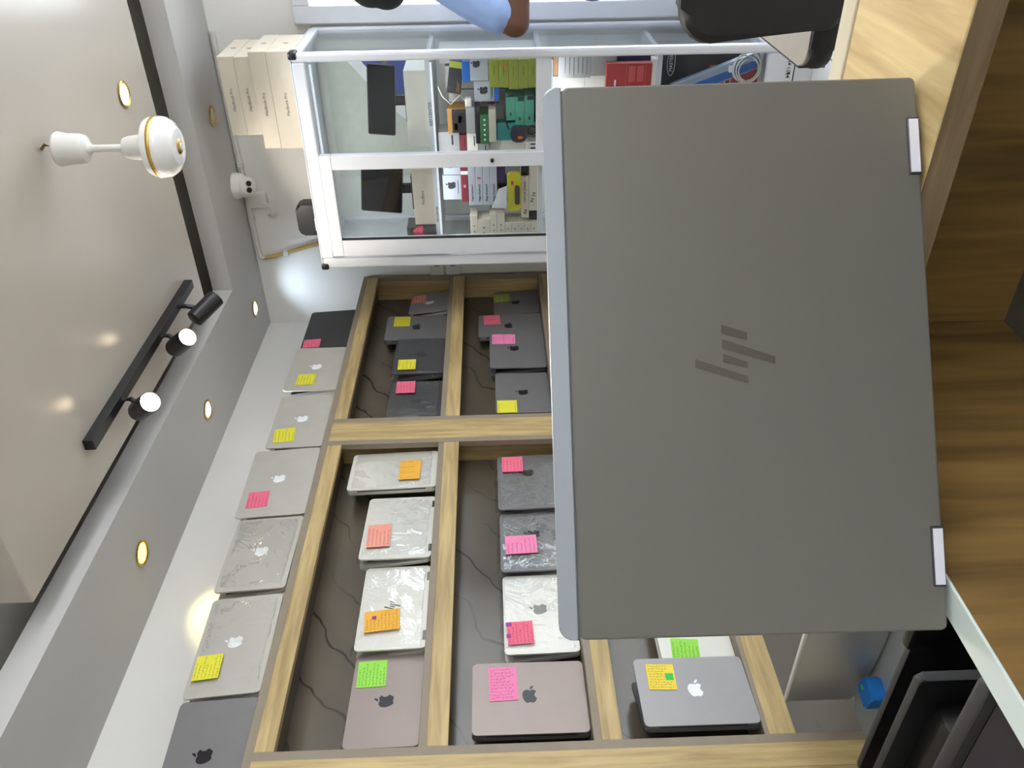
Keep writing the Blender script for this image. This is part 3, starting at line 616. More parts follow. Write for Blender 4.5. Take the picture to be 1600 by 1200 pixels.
face_patch(o, 'mark', -0.012, -0.006, 0.008, 0.028, INK); face_patch(o, 'mark', 0.004, 0.009, 0.008, 0.028, INK)
for i, (xa, xb, z0, z1, m, lb) in enumerate(((-1.112, -1.018, 1.290, 1.372, GREYBOX, 'grey striped box behind the mullion, topmost'), (-1.112, -1.03, 1.262, 1.289, C_MAR, 'crimson box behind the mullion'), (-1.112, -1.024, 1.218, 1.261, WHITEBOX, 'white box behind the mullion under the crimson box'), (-1.112, -1.06, 1.176, 1.217, GREYBOX, 'grey box behind the mullion, lowest'))):
    o = carton('mullion_box', lb, 'box', xa, xb, z0, z1, m, 3.15, 0.10)
    face_patch(o, 'print', (xb - xa) / 2 - 0.05, (xb - xa) / 2 - 0.012, (z1 - z0) * 0.3, (z1 - z0) * 0.38, INK)
carton('mullion_box', 'plain white box standing at the bottom behind the mullion', 'box', -1.118, -1.06, S2, 1.175, WHITEBOX, 3.17, 0.10)
for i, (xa, xb, zb) in enumerate(((-0.80, -0.745, 0), (-0.895, -0.81, 1), (-0.95, -0.90, 2))):
    carton('backing_carton', ['tall white carton at the back behind the silver boxes', 'white carton at the back behind the black box', 'narrow white carton at the back beside the ochre box'][i], 'box', xa, xb, S2, (1.36, 1.34, 1.33)[i], WHITEBOX, 3.30, 0.12)
# --- middle compartment, behind the door
o = carton('silver_box', 'tall white box with black emblem behind the door', 'box', -1.290, -1.188, 1.292, 1.366, C_SIL, 3.14, 0.10, 'silver boxes'); front_logo(o, 0.010, 0.040, 0.036, INK); face_patch(o, 'print', -0.025, 0.03, 0.012, 0.014, INK)
o = carton('silver_box', 'white box with black emblem beside the mullion', 'box', -1.186, -1.120, 1.292, 1.360, C_SIL, 3.14, 0.10, 'silver boxes'); front_logo(o, 0.010, 0.04, 0.034, INK)
o = carton('maroon_box', 'maroon box with white lettering on the white keyboard boxes', 'box', -1.297, -1.143, 1.263, 1.2915, C_MAR, 3.13, 0.11)
text_obj('print', 'EE', 0.012, WHITEINK, o, (-0.01, -0.0006, 0.014), FACE); face_patch(o, 'white_band', 0.038, 0.052, 0.0, 0.0285, WHITEINK)
for i in range(4):
    z0 = 1.148 + i * 0.0288
    o = carton('keyboard_box', ['lowest of the four long white boxes', 'second from bottom of the four long white boxes', 'third from bottom of the four long white boxes, pink tag', 'topmost of the four long white boxes'][i], 'box', -1.312, -1.152, z0, z0 + 0.028, C_SIL, 3.13, 0.11, 'long white boxes')
    text_obj('print', 'Magic Keyboard', 0.011, INK, o, (-0.028, -0.0006, 0.014), FACE)
    if i == 2: face_patch(o, 'price_tag', 0.030, 0.038, 0.008, 0.020, NOTE['k'], 'pink price tag')
carton('purple_box', 'purple box under the long white boxes', 'box', -1.228, -1.143, 1.114, 1.147, C_PUR, 3.15, 0.10)
carton('purple_box', 'black box beside the purple box', 'box', -1.312, -1.229, 1.108, 1.147, C_BLK, 3.17, 0.08)
b = new(); prism(b, [(-0.048, 0.004), (0.042, 0.0), (0.030, 0.034), (-0.01, 0.046), (-0.045, 0.062)], 1, 0, 0.012)
o = tag(obj('cable_bag', b, mat('clear_bag_white', (214, 216, 222), 0.25, noise=0.1), None, False, loc=(-1.268, 3.10, 1.1085)), 'small clear bag of white cable in front of the keyboard boxes', 'bag')
b = new(); slab(b, rrect(-0.080, 0.080, 0, 0.054, 0.012), 1, 0, 0.020, 0.004)
o = tag(obj('mouse_pack', b, C_YEL, None, True, loc=(-1.252, 3.11, 1.0525)), 'yellow hanging pack holding a dark oval device', 'pack')
b = new(); slab(b, rrect(-0.052, 0.028, 0.006, 0.026, 0.009), 1, -0.006, 0.002, 0.003); obj('device', b, CHARC, o, True); face_patch(o, 'price_tag', 0.03, 0.046, 0.03, 0.04, NOTE['k'], 'pink price tag')
o = carton('stand_box', 'white box lettered for a laptop stand with black end', 'box', -1.367, -1.146, 1.021, 1.052, CREAMBOX, 3.12, 0.12)
face_patch(o, 'black_end', 0.068, 0.1105, 0.0, 0.031, C_BLK, 'black end'); text_obj('print', 'LAPTOP STAND', 0.013, INK, o, (0.0, -0.0006, 0.016), FACE); face_patch(o, 'price_tag', 0.060, 0.078, 0.012, 0.020, NOTE['p'], 'pink price tag')
text_obj('handwriting', '44', 0.022, INK, o, (-0.085, -0.0006, 0.014), (R(90), R(20), 0))
o = carton('stand_box', 'white box with handwriting and black end, lowest on the shelf', 'box', -1.374, -1.147, S2, 1.0205, CREAMBOX, 3.12, 0.12)
face_patch(o, 'black_end', -0.113, -0.076, 0.0, 0.032, C_BLK, 'black end'); text_obj('handwriting', '44 34', 0.020, INK, o, (-0.02, -0.0006, 0.016), (R(90), R(15), 0))
zz = S2
for i, hgt in enumerate((0.0255, 0.0255, 0.025, 0.0265, 0.0265, 0.0315, 0.0285, 0.049, 0.030)):
    xr = (-1.378, -1.379, -1.378, -1.377, -1.377, -1.34, -1.34, -1.362, -1.345)[i]
    o = carton('charger_box', ['lowest', 'second from bottom', 'third from bottom', 'fourth from bottom', 'middle', 'sixth from bottom, wider', 'seventh from bottom, wider', 'eighth from bottom, thick', 'topmost'][i] + ' of the small white charger boxes stacked in the left corner', 'box', -1.465, xr, zz, zz + hgt, CREAMBOX, 3.10, 0.09, 'small white charger boxes')
    face_patch(o, 'print', -0.012, -0.006, hgt * 0.4, hgt * 0.6, GREYLOGO); face_patch(o, 'print', 0.012, 0.018, hgt * 0.4, hgt * 0.6, GREYLOGO)
    zz += hgt + 0.0006
# --- lower compartments, right
o = carton('grey_box', 'large grey box with printed lines in the lower cabinet', 'box', -0.817, -0.735, 0.792, 0.912, GREYBOX, 3.12, 0.12)
for i in range(6): face_patch(o, 'print', -0.03 + 0.004 * (i % 3), 0.034, 0.014 + i * 0.016, 0.0152 + i * 0.016, INK)
carton('grey_box', 'plain grey box under the printed grey box', 'box', -0.808, -0.735, 0.697, 0.7915, GREYBOX, 3.12, 0.12)
carton('brown_box', 'thin brown box on top of the printed grey box', 'box', -0.809, -0.743, 0.9125, 0.930, C_BROWN, 3.13, 0.10)
o = carton('red_box', 'large red box with printed panels at the bottom of the shelf', 'box', -0.850, -0.759, 0.572, 0.738, C_RED, 3.08, 0.035)
for i, (a0, a1, z0, z1) in enumerate(((-0.02, 0.036, 0.03, 0.054), (-0.02, 0.036, 0.06, 0.084), (-0.036, 0.04, 0.092, 0.094), (-0.036, 0.04, 0.022, 0.024), (-0.036, -0.012, 0.13, 0.136))):
    face_patch(o, 'print', a0, a1, z0, z1, mat('light_red_print', (204, 90, 88), 0.5) if i < 4 else WHITEINK)
carton('navy_box', 'navy box edge behind the red box', 'box', -0.785, -0.735, S3, 0.696, C_NAVY, 3.14, 0.08)
carton('white_card', 'thin white card box under the red box', 'box', -0.853, -0.746, 0.5535, 0.571, WHITEBOX, 3.08, 0.05)
for i in range(3):
    carton('white_carton', ['white carton left of the grey boxes, lowest', 'white carton left of the grey boxes, middle', 'white carton left of the grey boxes, topmost'][i], 'box', -0.93, -0.822, S3 + i * 0.127, S3 + 0.126 + i * 0.127, WHITEBOX, 3.17, 0.12)
o = carton('master_box', 'black box with an oval white logo on the bottom shelf', 'box', -0.872, -0.728, S4, 0.515, C_BLK, 3.16, 0.12)
b = new(); ring = [(0.046 * math.cos(a * PI / 16), 0.014 * math.sin(a * PI / 16)) for a in range(32)]
tube(b, [(p[0] + 0.02, -0.0005, p[1] + 0.318) for p in ring], 0.0010, 6, True)
obj('oval_logo', b, WHITEINK, o); text_obj('print', 'MASTER', 0.017, WHITEINK, o, (0.02, -0.0008, 0.318), FACE)
o = carton('red_pack', 'red printed pack lying on the bottom shelf', 'pack', -0.86, -0.788, S4, 0.345, C_RED, 3.11, 0.04)
face_patch(o, 'print', -0.02, 0.02, 0.10, 0.104, WHITEINK); face_patch(o, 'print', -0.02, 0.02, 0.12, 0.124, WHITEINK)
o = carton('blue_pack', 'long silver and blue pack leaning across the bottom shelf', 'pack', -0.029, 0.029, 0.0, 0.33, mat('silver_blue_pack', (150, 164, 190), 0.22, 0.4), 3.065, 0.03)
o.location = (-0.752, 3.072, 0.178); o.rotation_euler = (0, R(-20), 0)
face_patch(o, 'blue_side', -0.024, 0.004, 0.01, 0.30, mat('foil_blue', (30, 84, 170), 0.25, 0.3), 'blue foil side')
pts = []
for k in range(4):
    for a in range(18):
        th = 2 * PI * (a / 18); q = k + a / 18
        rr = 0.046 + 0.009 * math.sin(q * 1.9)
        pts.append((rr * math.cos(th) + 0.006 * math.sin(q * 2.3), -0.003 - 0.0052 * q, rr * 0.95 * math.sin(th) + 0.058 + 0.005 * math.cos(q * 1.4)))
o = tag(obj('coiled_cable', tube(new(), pts, 0.0025, 8), WHITEP, None, True, loc=(-0.782, 3.070, 0.170)), 'coiled white cable hanging in the bottom of the cabinet', 'cable')
obj('plug', B(-0.012, 0.012, -0.012, 0.002, 0.108, 0.124, bev=0.003), WHITEP, o)
b = new(); rd = random.Random(3)
for i in range(6):
    u = W - 0.115 + i * 0.011
    box(b, u, u + 0.0022, -0.0008, 0.0004, 0.078 + rd.uniform(0, 0.006), 0.098 - rd.uniform(0, 0.006))
    box(b, u + 0.002, u + 0.008, -0.0008, 0.0004, 0.084 + rd.uniform(-0.004, 0.008), 0.0865 + rd.uniform(0, 0.008))
box(b, W - 0.135, W - 0.04, -0.0008, 0.0004, 0.066, 0.070)
tag(obj('black_marking', b, INK, t), 'worn black marking on the base')

# --- on top of the cabinet and on the back wall
for i, (xa, xb, z0, z1, dy) in enumerate(((-1.048, -0.696, CT + 0.0045, 1.968, 0.0), (-1.046, -0.695, 1.9685, 2.030, 0.0), (-1.0, -0.716, 2.0305, 2.0915, 0.02), (-1.0, -0.714, 2.092, 2.150, 0.02))):
    o = carton('laptop_box', ['thick cream laptop carton at the bottom of the stack on the cabinet', 'cream laptop carton second from bottom on the cabinet', 'smaller cream laptop carton second from top on the cabinet', 'topmost cream laptop carton stacked on the cabinet'][i], 'box', xa, xb, z0, z1, CREAMBOX, 3.09 + dy, 0.27, 'cream cartons on the cabinet')
    text_obj('print', 'MacBook Pro', 0.0155, GREYLOGO, o, (-0.01, -0.0006, (z1 - z0) / 2), FACE)
    bm = new()
    for poly in (APPLE, LEAF): prism(bm, [(0.13 + a * 0.02, (z1 - z0) / 2 + b_ * 0.02) for a, b_ in poly], 0, (xb - xa) / 2, (xb - xa) / 2 + 0.0006)
    obj('logo', bm, GREYLOGO, o)
b = new(); slab(b, rrect(-0.066, 0.066, 0.0, 0.105, 0.022), 1, 0, 0.07, 0.008)
o = tag(obj('router', b, BLACKP, None, True, loc=(-1.375, 3.16, CT + 0.0045)), 'black rounded router standing on the glass cabinet', 'router')
obj('white_label', B(-0.045, 0.01, -0.001, 0.001, 0.012, 0.034), WHITEP, o)
tag(obj('power_adapter', B(-0.022, 0.022, 0, 0.05, 0, 0.030, bev=0.004), WHITEP, None, loc=(-1.465, 3.19, CT + 0.0045)), 'white power adapter beside the black router', 'adapter')
t2 = thing('security_camera', 'white turret security camera with two dark lenses under the soffit', 'security camera', (-1.305, 3.385, SZ))
obj('mount', lathe(new(), [(0, 0), (0.056, 0), (0.056, -0.012), (0.050, -0.035), (0.040, -0.045), (0, -0.046)]), WHITEP, t2, True)
Mc = Matrix.Translation((0.0, -0.012, -0.052)) @ Vector((0.25, -0.75, -0.60)).to_track_quat('Z', 'Y').to_matrix().to_4x4()
ball = obj('camera_ball', lathe(new(), [(0, -0.044), (0.030, -0.032), (0.044, 0.0), (0.040, 0.018), (0.032, 0.030), (0.029, 0.032), (0, 0.032)], M=Mc), WHITEP, t2, True)
for s in (-0.0135, 0.0135):
    b = new(); cyl(b, Mc @ Vector((s, 0, 0.030)), Mc @ Vector((s, 0, 0.035)), 0.0115); obj('lens', b, mat('lens_black', (16, 14, 16), 0.08), ball, True)
b = new(); box(b, -0.035, 0.035, -0.032, 0, -0.045, 0.045, bev=0.006)
o = tag(obj('junction_box', b, WHITEP, None, True, loc=(-1.402, WY, 2.215)), 'white cable box on the wall beside the security camera', 'junction box')
obj('cable', tube(new(), [(-0.01, -0.03, -0.03), (-0.02, -0.045, -0.06), (-0.045, -0.05, -0.075), (-0.07, -0.035, -0.06), (-0.075, -0.012, -0.04)], 0.0055, 8), WHITEP, o, True)
o = thing('cable_conduit', 'white conduit along the wall top turning down as a yellowed duct', 'conduit', (0, WY, 0))
obj('white_tube', tube(new(), [(-0.70, -0.012, 2.258), (-1.2, -0.012, 2.256), (-1.665, -0.012, 2.254)], 0.009), WHITEP, o, True)
obj('elbow', tube(new(), [(-1.66, -0.012, 2.254), (-1.682, -0.012, 2.25), (-1.688, -0.012, 2.235)], 0.011), WHITEP, o, True)
tag(obj('yellowed_duct', tube(new(), [(-1.688, -0.012, 2.24), (-1.68, -0.012, 2.18), (-1.635, -0.012, 2.02), (-1.60, -0.012, 1.87)], 0.0095), mat('yellowed_pvc', (186, 164, 104), 0.5, noise=0.08), o, True), 'yellowed duct')
for x, z in ((-1.24, 2.256), (-1.50, 2.255), (-1.668, 2.13)):
    obj('clip', B(x - 0.012, x + 0.012, -0.024, 0, z - 0.012, z + 0.012, bev=0.002), WHITEP, o)
for i, z in enumerate((1.438, 1.364)):
    o = thing('wall_socket', ['upper white wall socket between cabinet and shelves', 'lower white wall socket between cabinet and shelves'][i], 'socket', (-1.785, WY, z), group='wall sockets')
    obj('face_plate', B(-0.06, 0.06, -0.012, 0, -0.033, 0.033, bev=0.003), WHITEP, o)
    obj('rocker_switch', B(0.03, 0.045, -0.016, -0.011, -0.012, 0.012, bev=0.001), GREYBOX, o)

# ------------------------------------------------------------------ counter in the foreground
ZT = 0.920
t = thing('wooden_counter', 'oak reception counter with a narrow ledge and open inside', 'counter', (-0.366, 0.582, 0))
obj('ledge_top', B(0.010, 1.6, -0.137, 0.006, ZT - 0.0165, ZT, bev=0.0015), OAK_TOP, t)
tag(obj('shaded_front_edge', B(0.010, 1.6, -0.1378, -0.137, ZT - 0.0165, ZT - 0.0005), wood('oak_front_shade', (156, 134, 104), (120, 100, 74), 0, rough=0.6, scale=14.0), t), 'front face of the ledge with shade in its colour')  # ledge front, its shade put into a darker, greyer oak colour
obj('front_panel', B(0.010, 1.6, -0.004, 0.010, 0.0, ZT - 0.017), OAK_SHADE, t)
tag(obj('ledge_edge', B(-0.009, 1.6, 0.0065, 0.029, 0.0, ZT + 0.001, bev=0.0015), PALE_OAK, t), 'pale edge of the ledge')
obj('side_panel', B(-0.009, 0.009, -1.2, 0.006, 0.0, ZT - 0.002), OAK_SHADE, t)
tag(obj('side_edge', B(-0.0093, 0.0093, -1.2, 0.006, ZT - 0.002, ZT, bev=0.0008), mat('white_edge_band', (214, 224, 220), 0.08, noise=0.02), t), 'glossy white edge band')
obj('side_panel', B(0.95, 0.968, -1.2, -0.004, 0.0, ZT - 0.017), OAK_SHADE, t)  # unseen end panel, added to darken the inside of the counter
obj('inner_floor', B(0.009, 1.6, -0.62, -0.004, 0.726, 0.742), mat('counter_inside_grey', (104, 100, 92), 0.6, noise=0.1), t)
tag(obj('pen', cyl(new(), (-0.276, 0.492, 0.747), (-0.20, 0.53, 0.747), 0.0045, n=10), mat('blue_plastic', (30, 50, 160), 0.4), None, True), 'small blue pen lying inside the counter', 'pen')

# the laptop in front
hx, hy, hz, hyaw, hlean, hw, hh = -0.2525, 0.3823, ZT + 0.003, -51.37, -1.22, 0.3159, 0.2153
t = thing('laptop', 'large grey convertible laptop with slanted bar emblem open on the counter', 'laptop', (hx, hy, hz), (0, R(hlean), R(hyaw)))
LIDM = mat('brushed_lid', (112, 110, 103), 0.44, 0.25, noise=0.015, scale=6)
obj('lid', slab(new(), rrect(-hw / 2, hw / 2, 0.0, hh - 0.0105, 0.0035, 4), 0, -0.0065, 0.0, 0.0012), LIDM, t, True)
b = new(); slab(b, [p for p in rrect(-hw / 2, hw / 2, hh - 0.0095 - 0.02, hh + 0.001, 0.008, 6) if p[1] > hh - 0.011] + [(-hw / 2, hh - 0.0100), (hw / 2, hh - 0.0100)], 0, -0.0068, 0.0002, 0.0008)
tag(obj('top_band', b, mat('pale_lid_band', (160, 166, 174), 0.3, 0.4, noise=0.01), t, True), 'pale metal band along the top edge of the lid')
obj('groove', B(-0.006, -0.0006, -hw / 2 + 0.002, hw / 2 - 0.002, hh - 0.0112, hh - 0.0096), mat('groove_dark', (92, 92, 94), 0.5), t)
b = new()
for q in SLASH: prism(b, q, 0, 0, 0.0004)
tag(obj('logo', b, mat('mirror_bars', (98, 94, 86), 0.25, 0.2), t), 'four slanted mirror bars emblem')
for s in (-1, 1):
    hg = obj('hinge', B(-0.009, 0.0008, s * 0.117 - 0.0168, s * 0.117 + 0.0168, -0.0005, 0.0067, bev=0.0006), CHARC, t)
    obj('hinge_inlay', B(0.0006, 0.0016, s * 0.117 - 0.0155, s * 0.117 + 0.0155, 0.0005, 0.0058), mat('white_inlay', (226, 226, 236), 0.2), hg)
obj('screen', B(-0.0074, -0.0062, -hw / 2 + 0.004, hw / 2 - 0.004, 0.020, hh - 0.004), SCREEN, t)
b = new(); slab(b, rrect(-0.226, -0.0095, -hw / 2, hw / 2, 0.008, 4), 2, -0.0028, 0.0115, 0.002)
bs = obj('base', b, LIDM, t, True)
obj('keyboard', B(-0.125, -0.03, -hw / 2 + 0.02, hw / 2 - 0.02, 0.011, 0.0120), KEYS, bs)
bs.rotation_euler = (0, R(-hlean), 0)

# ------------------------------------------------------------------ low bench with the silver computer and black monitors
t = thing('low_bench', 'low black bench between the counter and the shelves', 'bench', (-1.32, 0.8, 0))
obj('bench_top', B(-0.43, 0.55, -0.45, 0.45, 0.298, 0.318, bev=0.002), BLACKM, t)
for sx in (-0.40, 0.52):
    for sy in (-0.42, 0.42): obj('leg', B(sx - 0.02, sx + 0.02, sy - 0.02, sy + 0.02, 0, 0.298), BLACKM, t)
t = thing('desktop_computer', 'silver all in one computer with curved back facing the viewer', 'computer', (-1.50, 1.16, 0.318))
SILV = mat('silver_aluminium', (176, 180, 184), 0.35, 0.45, noise=0.02)
b = new(); n = 14; top = []; bot = []
for j in range(7):                       # bulging rear shell
    row = []
    z = 0.012 + (0.170 - 0.012) * j / 6
    for i in range(n + 1):
        u = -1 + 2 * i / n; k = (1 - u * u) * (0.045, 0.05, 0.05, 0.048, 0.04, 0.025, 0.006)[j]
        row.append(b.verts.new((0.28 * u, -0.006 - k * 0.9, z)))
    top.append(row)
for a, c in zip(top, top[1:]):
    for i in range(n): b.faces.new((a[i], a[i + 1], c[i + 1], c[i]))
back = [[b.verts.new((v.co.x, 0.0, v.co.z)) for v in r_] for r_ in (top[0], top[-1])]
for i in range(n):
    b.faces.new((top[0][i], top[0][i + 1], back[0][i + 1], back[0][i])); b.faces.new((top[-1][i], top[-1][i + 1], back[1][i + 1], back[1][i]))
obj('rear_shell', b, SILV, t, True)
b = new(); slab(b, rrect(-0.28, 0.28, 0.010, 0.174, 0.004), 1, -0.006, 0.004, 0.001)
tag(obj('front_glass_edge', b, WHITEP, t, True), 'bright white rim')
b = new(); slab(b, rrect(-0.295, 0.14, -0.135, -0.01, 0.035), 2, 0.0, 0.008, 0.002); obj('foot', b, SILV, t, True)
b = new(); slab(b, rrect(-0.028, 0.030, -0.030, 0.026, 0.010), 2, 0, 0.034, 0.006)
o = tag(obj('cleaning_cloth', b, mat('blue_cloth', (10, 110, 190), 0.8, noise=0.15), None, True, loc=(-1.640, 1.078, 0.3262), rot=(0, 0, R(-12))), 'folded blue cloth on the foot of the silver computer', 'cloth')
obj('green_mark', B(-0.006, 0.004, 0.008, 0.018, 0.0338, 0.0345), NOTE['e'], o)
def monitor(label, x0, x1, y, zt, thick, back, name='monitor', scr=None):
    w_ = x1 - x0; h_ = zt - 0.318
    t = thing(name, label, 'monitor', ((x0 + x1) / 2, y, 0.318), group='black monitors on the bench')
    b = new(); slab(b, rrect(-w_ / 2, w_ / 2, 0.04, h_, 0.008), 1, -thick, 0.0, 0.003); obj('case', b, mat('monitor_case', (24, 24, 27), 0.6, noise=0.08), t, True)
    obj('screen', B(-w_ / 2 + 0.008, w_ / 2 - 0.008, -0.001, 0.0012, 0.05, h_ - 0.008) if not scr else B(-w_ / 2 + 0.010, w_ / 2 - 0.010, -thick - 0.001, -thick + 0.002, 0.05, h_ - 0.012), scr or SCREEN, t)
    if back: 
        b = new(); box(b, back[0], back[1], -thick - back[3], -thick + 0.002, h_ - back[2], h_ + back[4], bev=0.008); obj('rear_housing', b, BLACKP, t, True)
    obj('stand', B(-0.03, 0.03, -0.02, 0.02, 0.008, 0.10), BLACKP, t); obj('stand_base', B(-0.10, 0.10, -0.035, 0.035, 0.0, 0.008, bev=0.002), BLACKP, t)
    return t
PURP = mat('purple_black_screen', (38, 18, 34), 0.15)
monitor('slim black monitor with a raised webcam block in front of the silver computer', -1.262, -0.84, 0.70, 0.611, 0.011, (0.12, 0.19, 0.06, 0.02, 0.022))
monitor('thick black monitor seen from above between two other monitors', -1.29, -0.895, 0.615, 0.652, 0.014, (-0.15, 0.15, 0.20, 0.05, -0.03))
monitor('nearest black monitor with a dark purple screen by the counter side', -1.10, -0.66, 0.45, 0.728, 0.018, None, scr=PURP)

# ------------------------------------------------------------------ chair in front of the counter
t = thing('office_chair', 'black padded chair seen from behind beyond the counter', 'chair', (-0.206, 1.99, 0))
PAD = mat('black_leather', (9, 9, 12), 0.6, noise=0.1, scale=60, bump=0.1)
b = new(); slab(b, rrect(-0.26, 0.26, -0.22, 0.22, 0.05), 2, 0.440, 0.497, 0.020); obj('seat', b, PAD, t, True)
b = new(); slab(b, rrect(-0.255, 0.255, -0.210, 0.215, 0.045), 2, 0.490, 0.499, 0.003); tag(obj('seat_sheen', b, mat('grey_seat_sheen', (136, 130, 122), 0.6, noise=0.05), t, True), 'grey sheen painted on the black seat')  # grey slab painting the sheen on top of the black seat
b = new(); slab(b, [(x_ * (0.80 + 0.20 * min(1, (z_ - 0.435) / 0.24)), z_) for x_, z_ in rrect(-0.178, 0.178, 0.435, 0.800, 0.07)], 1, -0.315, -0.268, 0.02); obj('backrest', b, PAD, t, True)
obj('back_bracket', tube(new(), [(0, -0.05, 0.436), (0, -0.24, 0.430), (0, -0.262, 0.45), (0, -0.266, 0.56)], 0.018), BLACKM, t, True)
obj('column', cyl(new(), (0, 0, 0.08), (0, 0, 0.442), 0.026), CHARC, t, True)
for k in range(5):
    a = 2 * PI * k / 5
    lg = obj('leg', tube(new(), [(0, 0, 0.09), (0.27 * math.cos(a), 0.27 * math.sin(a), 0.06)], 0.018), BLACKP, t, True)
    obj('caster', cyl(new(), (0.27 * math.cos(a) - 0.012 * math.sin(a), 0.27 * math.sin(a) + 0.012 * math.cos(a), 0.026), (0.27 * math.cos(a) + 0.012 * math.sin(a), 0.27 * math.sin(a) - 0.012 * math.cos(a), 0.026), 0.026), BLACKP, lg, True)

# ------------------------------------------------------------------ person standing right of the cabinet
def ellipsoid(bm, c, r, n=20):
    q = bmesh.ops.create_uvsphere(bm, u_segments=n, v_segments=n // 2 + 2, radius=1.0)
    bmesh.ops.transform(bm, matrix=Matrix.Translation(c) @ Matrix.Diagonal((r[0], r[1], r[2], 1)), verts=q['verts'])
    return q['verts']
def skin_mesh(verts, edges, radii, sub=2, root=0):
    """volumes swept along the skeleton's bones, tapering from joint to joint; fused into one surface afterwards"""
    bm = new()
    rr = [r_ if isinstance(r_, tuple) else (r_, r_) for r_ in radii]
    for i, j in edges:
        p, q = Vector(verts[i]), Vector(verts[j])
        n = max(2, int((q - p).length / (0.45 * min(min(rr[i]), min(rr[j])))))
        for k in range(n + 1):
            f_ = k / n; c = p.lerp(q, f_); rx = rr[i][0] * (1 - f_) + rr[j][0] * f_; ry = rr[i][1] * (1 - f_) + rr[j][1] * f_
            ellipsoid(bm, c, (rx, ry, min(rx, ry)), 12)
    me = bpy.data.meshes.new('tmp'); bm.to_mesh(me); bm.free()
    return me
def fuse(parts, name, m, parent, voxel=0.007):
    bm = new()
    for p in parts:
        if isinstance(p, bpy.types.Mesh): bm.from_mesh(p); bpy.data.meshes.remove(p)
    for f in [p for p in parts if callable(p)]: f(bm)
    me = bpy.data.meshes.new(name); bm.to_mesh(me); bm.free()
    o = bpy.data.objects.new(name, me); COL.objects.link(o)
    rm = o.modifiers.new('r', 'REMESH'); rm.mode = 'VOXEL'; rm.voxel_size = voxel; rm.use_smooth_shade = True
    sm = o.modifiers.new('k', 'SMOOTH'); sm.iterations = 5; sm.factor = 0.5
    dg = bpy.context.evaluated_depsgraph_get(); dg.update()
    out = bpy.data.meshes.new_from_object(o.evaluated_get(dg)); out.name = name
    bpy.data.objects.remove(o); bpy.data.meshes.remove(me)
    out.materials.clear(); out.materials.append(m)
    for p in out.polygons: p.use_smooth = True
    r_ = bpy.data.objects.new(name, out); COL.objects.link(r_); r_.parent = parent
    return r_
# local frame: x forward (the person faces right of the picture), y to their left, z up
P = thing('person', 'person in a light blue shirt standing with bent arm at the photo edge', 'person', (-0.425, 3.09, 0.0))
SKINM = mat('dark_skin', (98, 64, 48), 0.5, noise=0.06, scale=12)
SHIRT = mat('blue_shirt', (146, 172, 220), 0.8, noise=0.05, scale=30, bump=0.3); TROU = mat('grey_blue_trousers', (104, 114, 140), 0.85, noise=0.08); HAIR = mat('black_hair', (22, 20, 22), 0.8, noise=0.3, scale=80, bump=0.6); SHOE = mat('black_shoe', (24, 22, 22), 0.4)
bv = [(0, 0, 0.84), (0.0, 0, 1.02), (0.01, 0, 1.20), (0.0, 0, 1.335), (-0.02, 0, 1.405), (-0.04, 0, 1.46),
      (0, 0.085, 0.80), (0.01, 0.095, 0.45), (-0.015, 0.10, 0.085), (0.0, -0.085, 0.80), (0.0, -0.095, 0.45), (-0.02, -0.10, 0.085),
      (-0.015, 0.165, 1.31), (-0.07, 0.20, 1.07), (0.13, 0.16, 1.05), (-0.03, -0.165, 1.31), (-0.150, -0.195, 1.078), (0.10, -0.165, 1.055), (0.175, -0.150, 1.055), (0.205, 0.155, 1.05),
      (0.13, 0.115, 0.035), (0.13, -0.115, 0.035)]
be = [(0, 1), (1, 2), (2, 3), (3, 4), (4, 5), (0, 6), (6, 7), (7, 8), (0, 9), (9, 10), (10, 11), (3, 12), (12, 13), (13, 14), (3, 15), (15, 16), (16, 17), (17, 18), (14, 19), (8, 20), (11, 21)]
br = [(0.105, 0.13), (0.092, 0.12), (0.098, 0.14), (0.075, 0.12), 0.050, 0.048, 0.080, 0.052, 0.038, 0.080, 0.052, 0.038, 0.052, 0.042, 0.028, 0.052, 0.050, 0.030, (0.018, 0.034), (0.018, 0.034), 0.030, 0.030]
body_m = skin_mesh(bv, be, br)
parts = [body_m]
for sy, c in ((1, (0.205, 0.155, 1.05)), (-1, (0.175, -0.150, 1.055))):      # five fingers, slightly curled
    cx, cy, cz = c
    for k, (dz, L) in enumerate(((0.028, 0.072), (0.010, 0.080), (-0.008, 0.075), (-0.026, 0.060))):
        a = (cx + 0.01, cy, cz + dz * 0.7); b1 = (cx + 0.03 + L * 0.45, cy - sy * 0.006, cz + dz); b2 = (cx + 0.03 + L * 0.8, cy - sy * 0.022, cz + dz - 0.004); b3 = (cx + 0.03 + L, cy - sy * 0.040, cz + dz - 0.008)
        parts.append(skin_mesh([a, b1, b2, b3], [(0, 1), (1, 2), (2, 3)], [0.0095, 0.009, 0.0085, 0.0075], 1))
    parts.append(skin_mesh([(cx - 0.02, cy, cz + 0.02), (cx + 0.015, cy - sy * 0.02, cz + 0.050), (cx + 0.045, cy - sy * 0.034, cz + 0.056)], [(0, 1), (1, 2)], [0.012, 0.010, 0.0085], 1))
def head(bm):
    ellipsoid(bm, (-0.02, 0, 1.535), (0.092, 0.072, 0.105)); ellipsoid(bm, (0.01, 0, 1.475), (0.060, 0.052, 0.055))
    ellipsoid(bm, (0.073, 0, 1.518), (0.018, 0.013, 0.022)); ellipsoid(bm, (0.057, 0, 1.470), (0.014, 0.026, 0.010))
    for s in (-1, 1): ellipsoid(bm, (-0.02, s * 0.075, 1.525), (0.018, 0.008, 0.030))
parts.append(head)
fuse(parts, 'body', SKINM, P, 0.006)
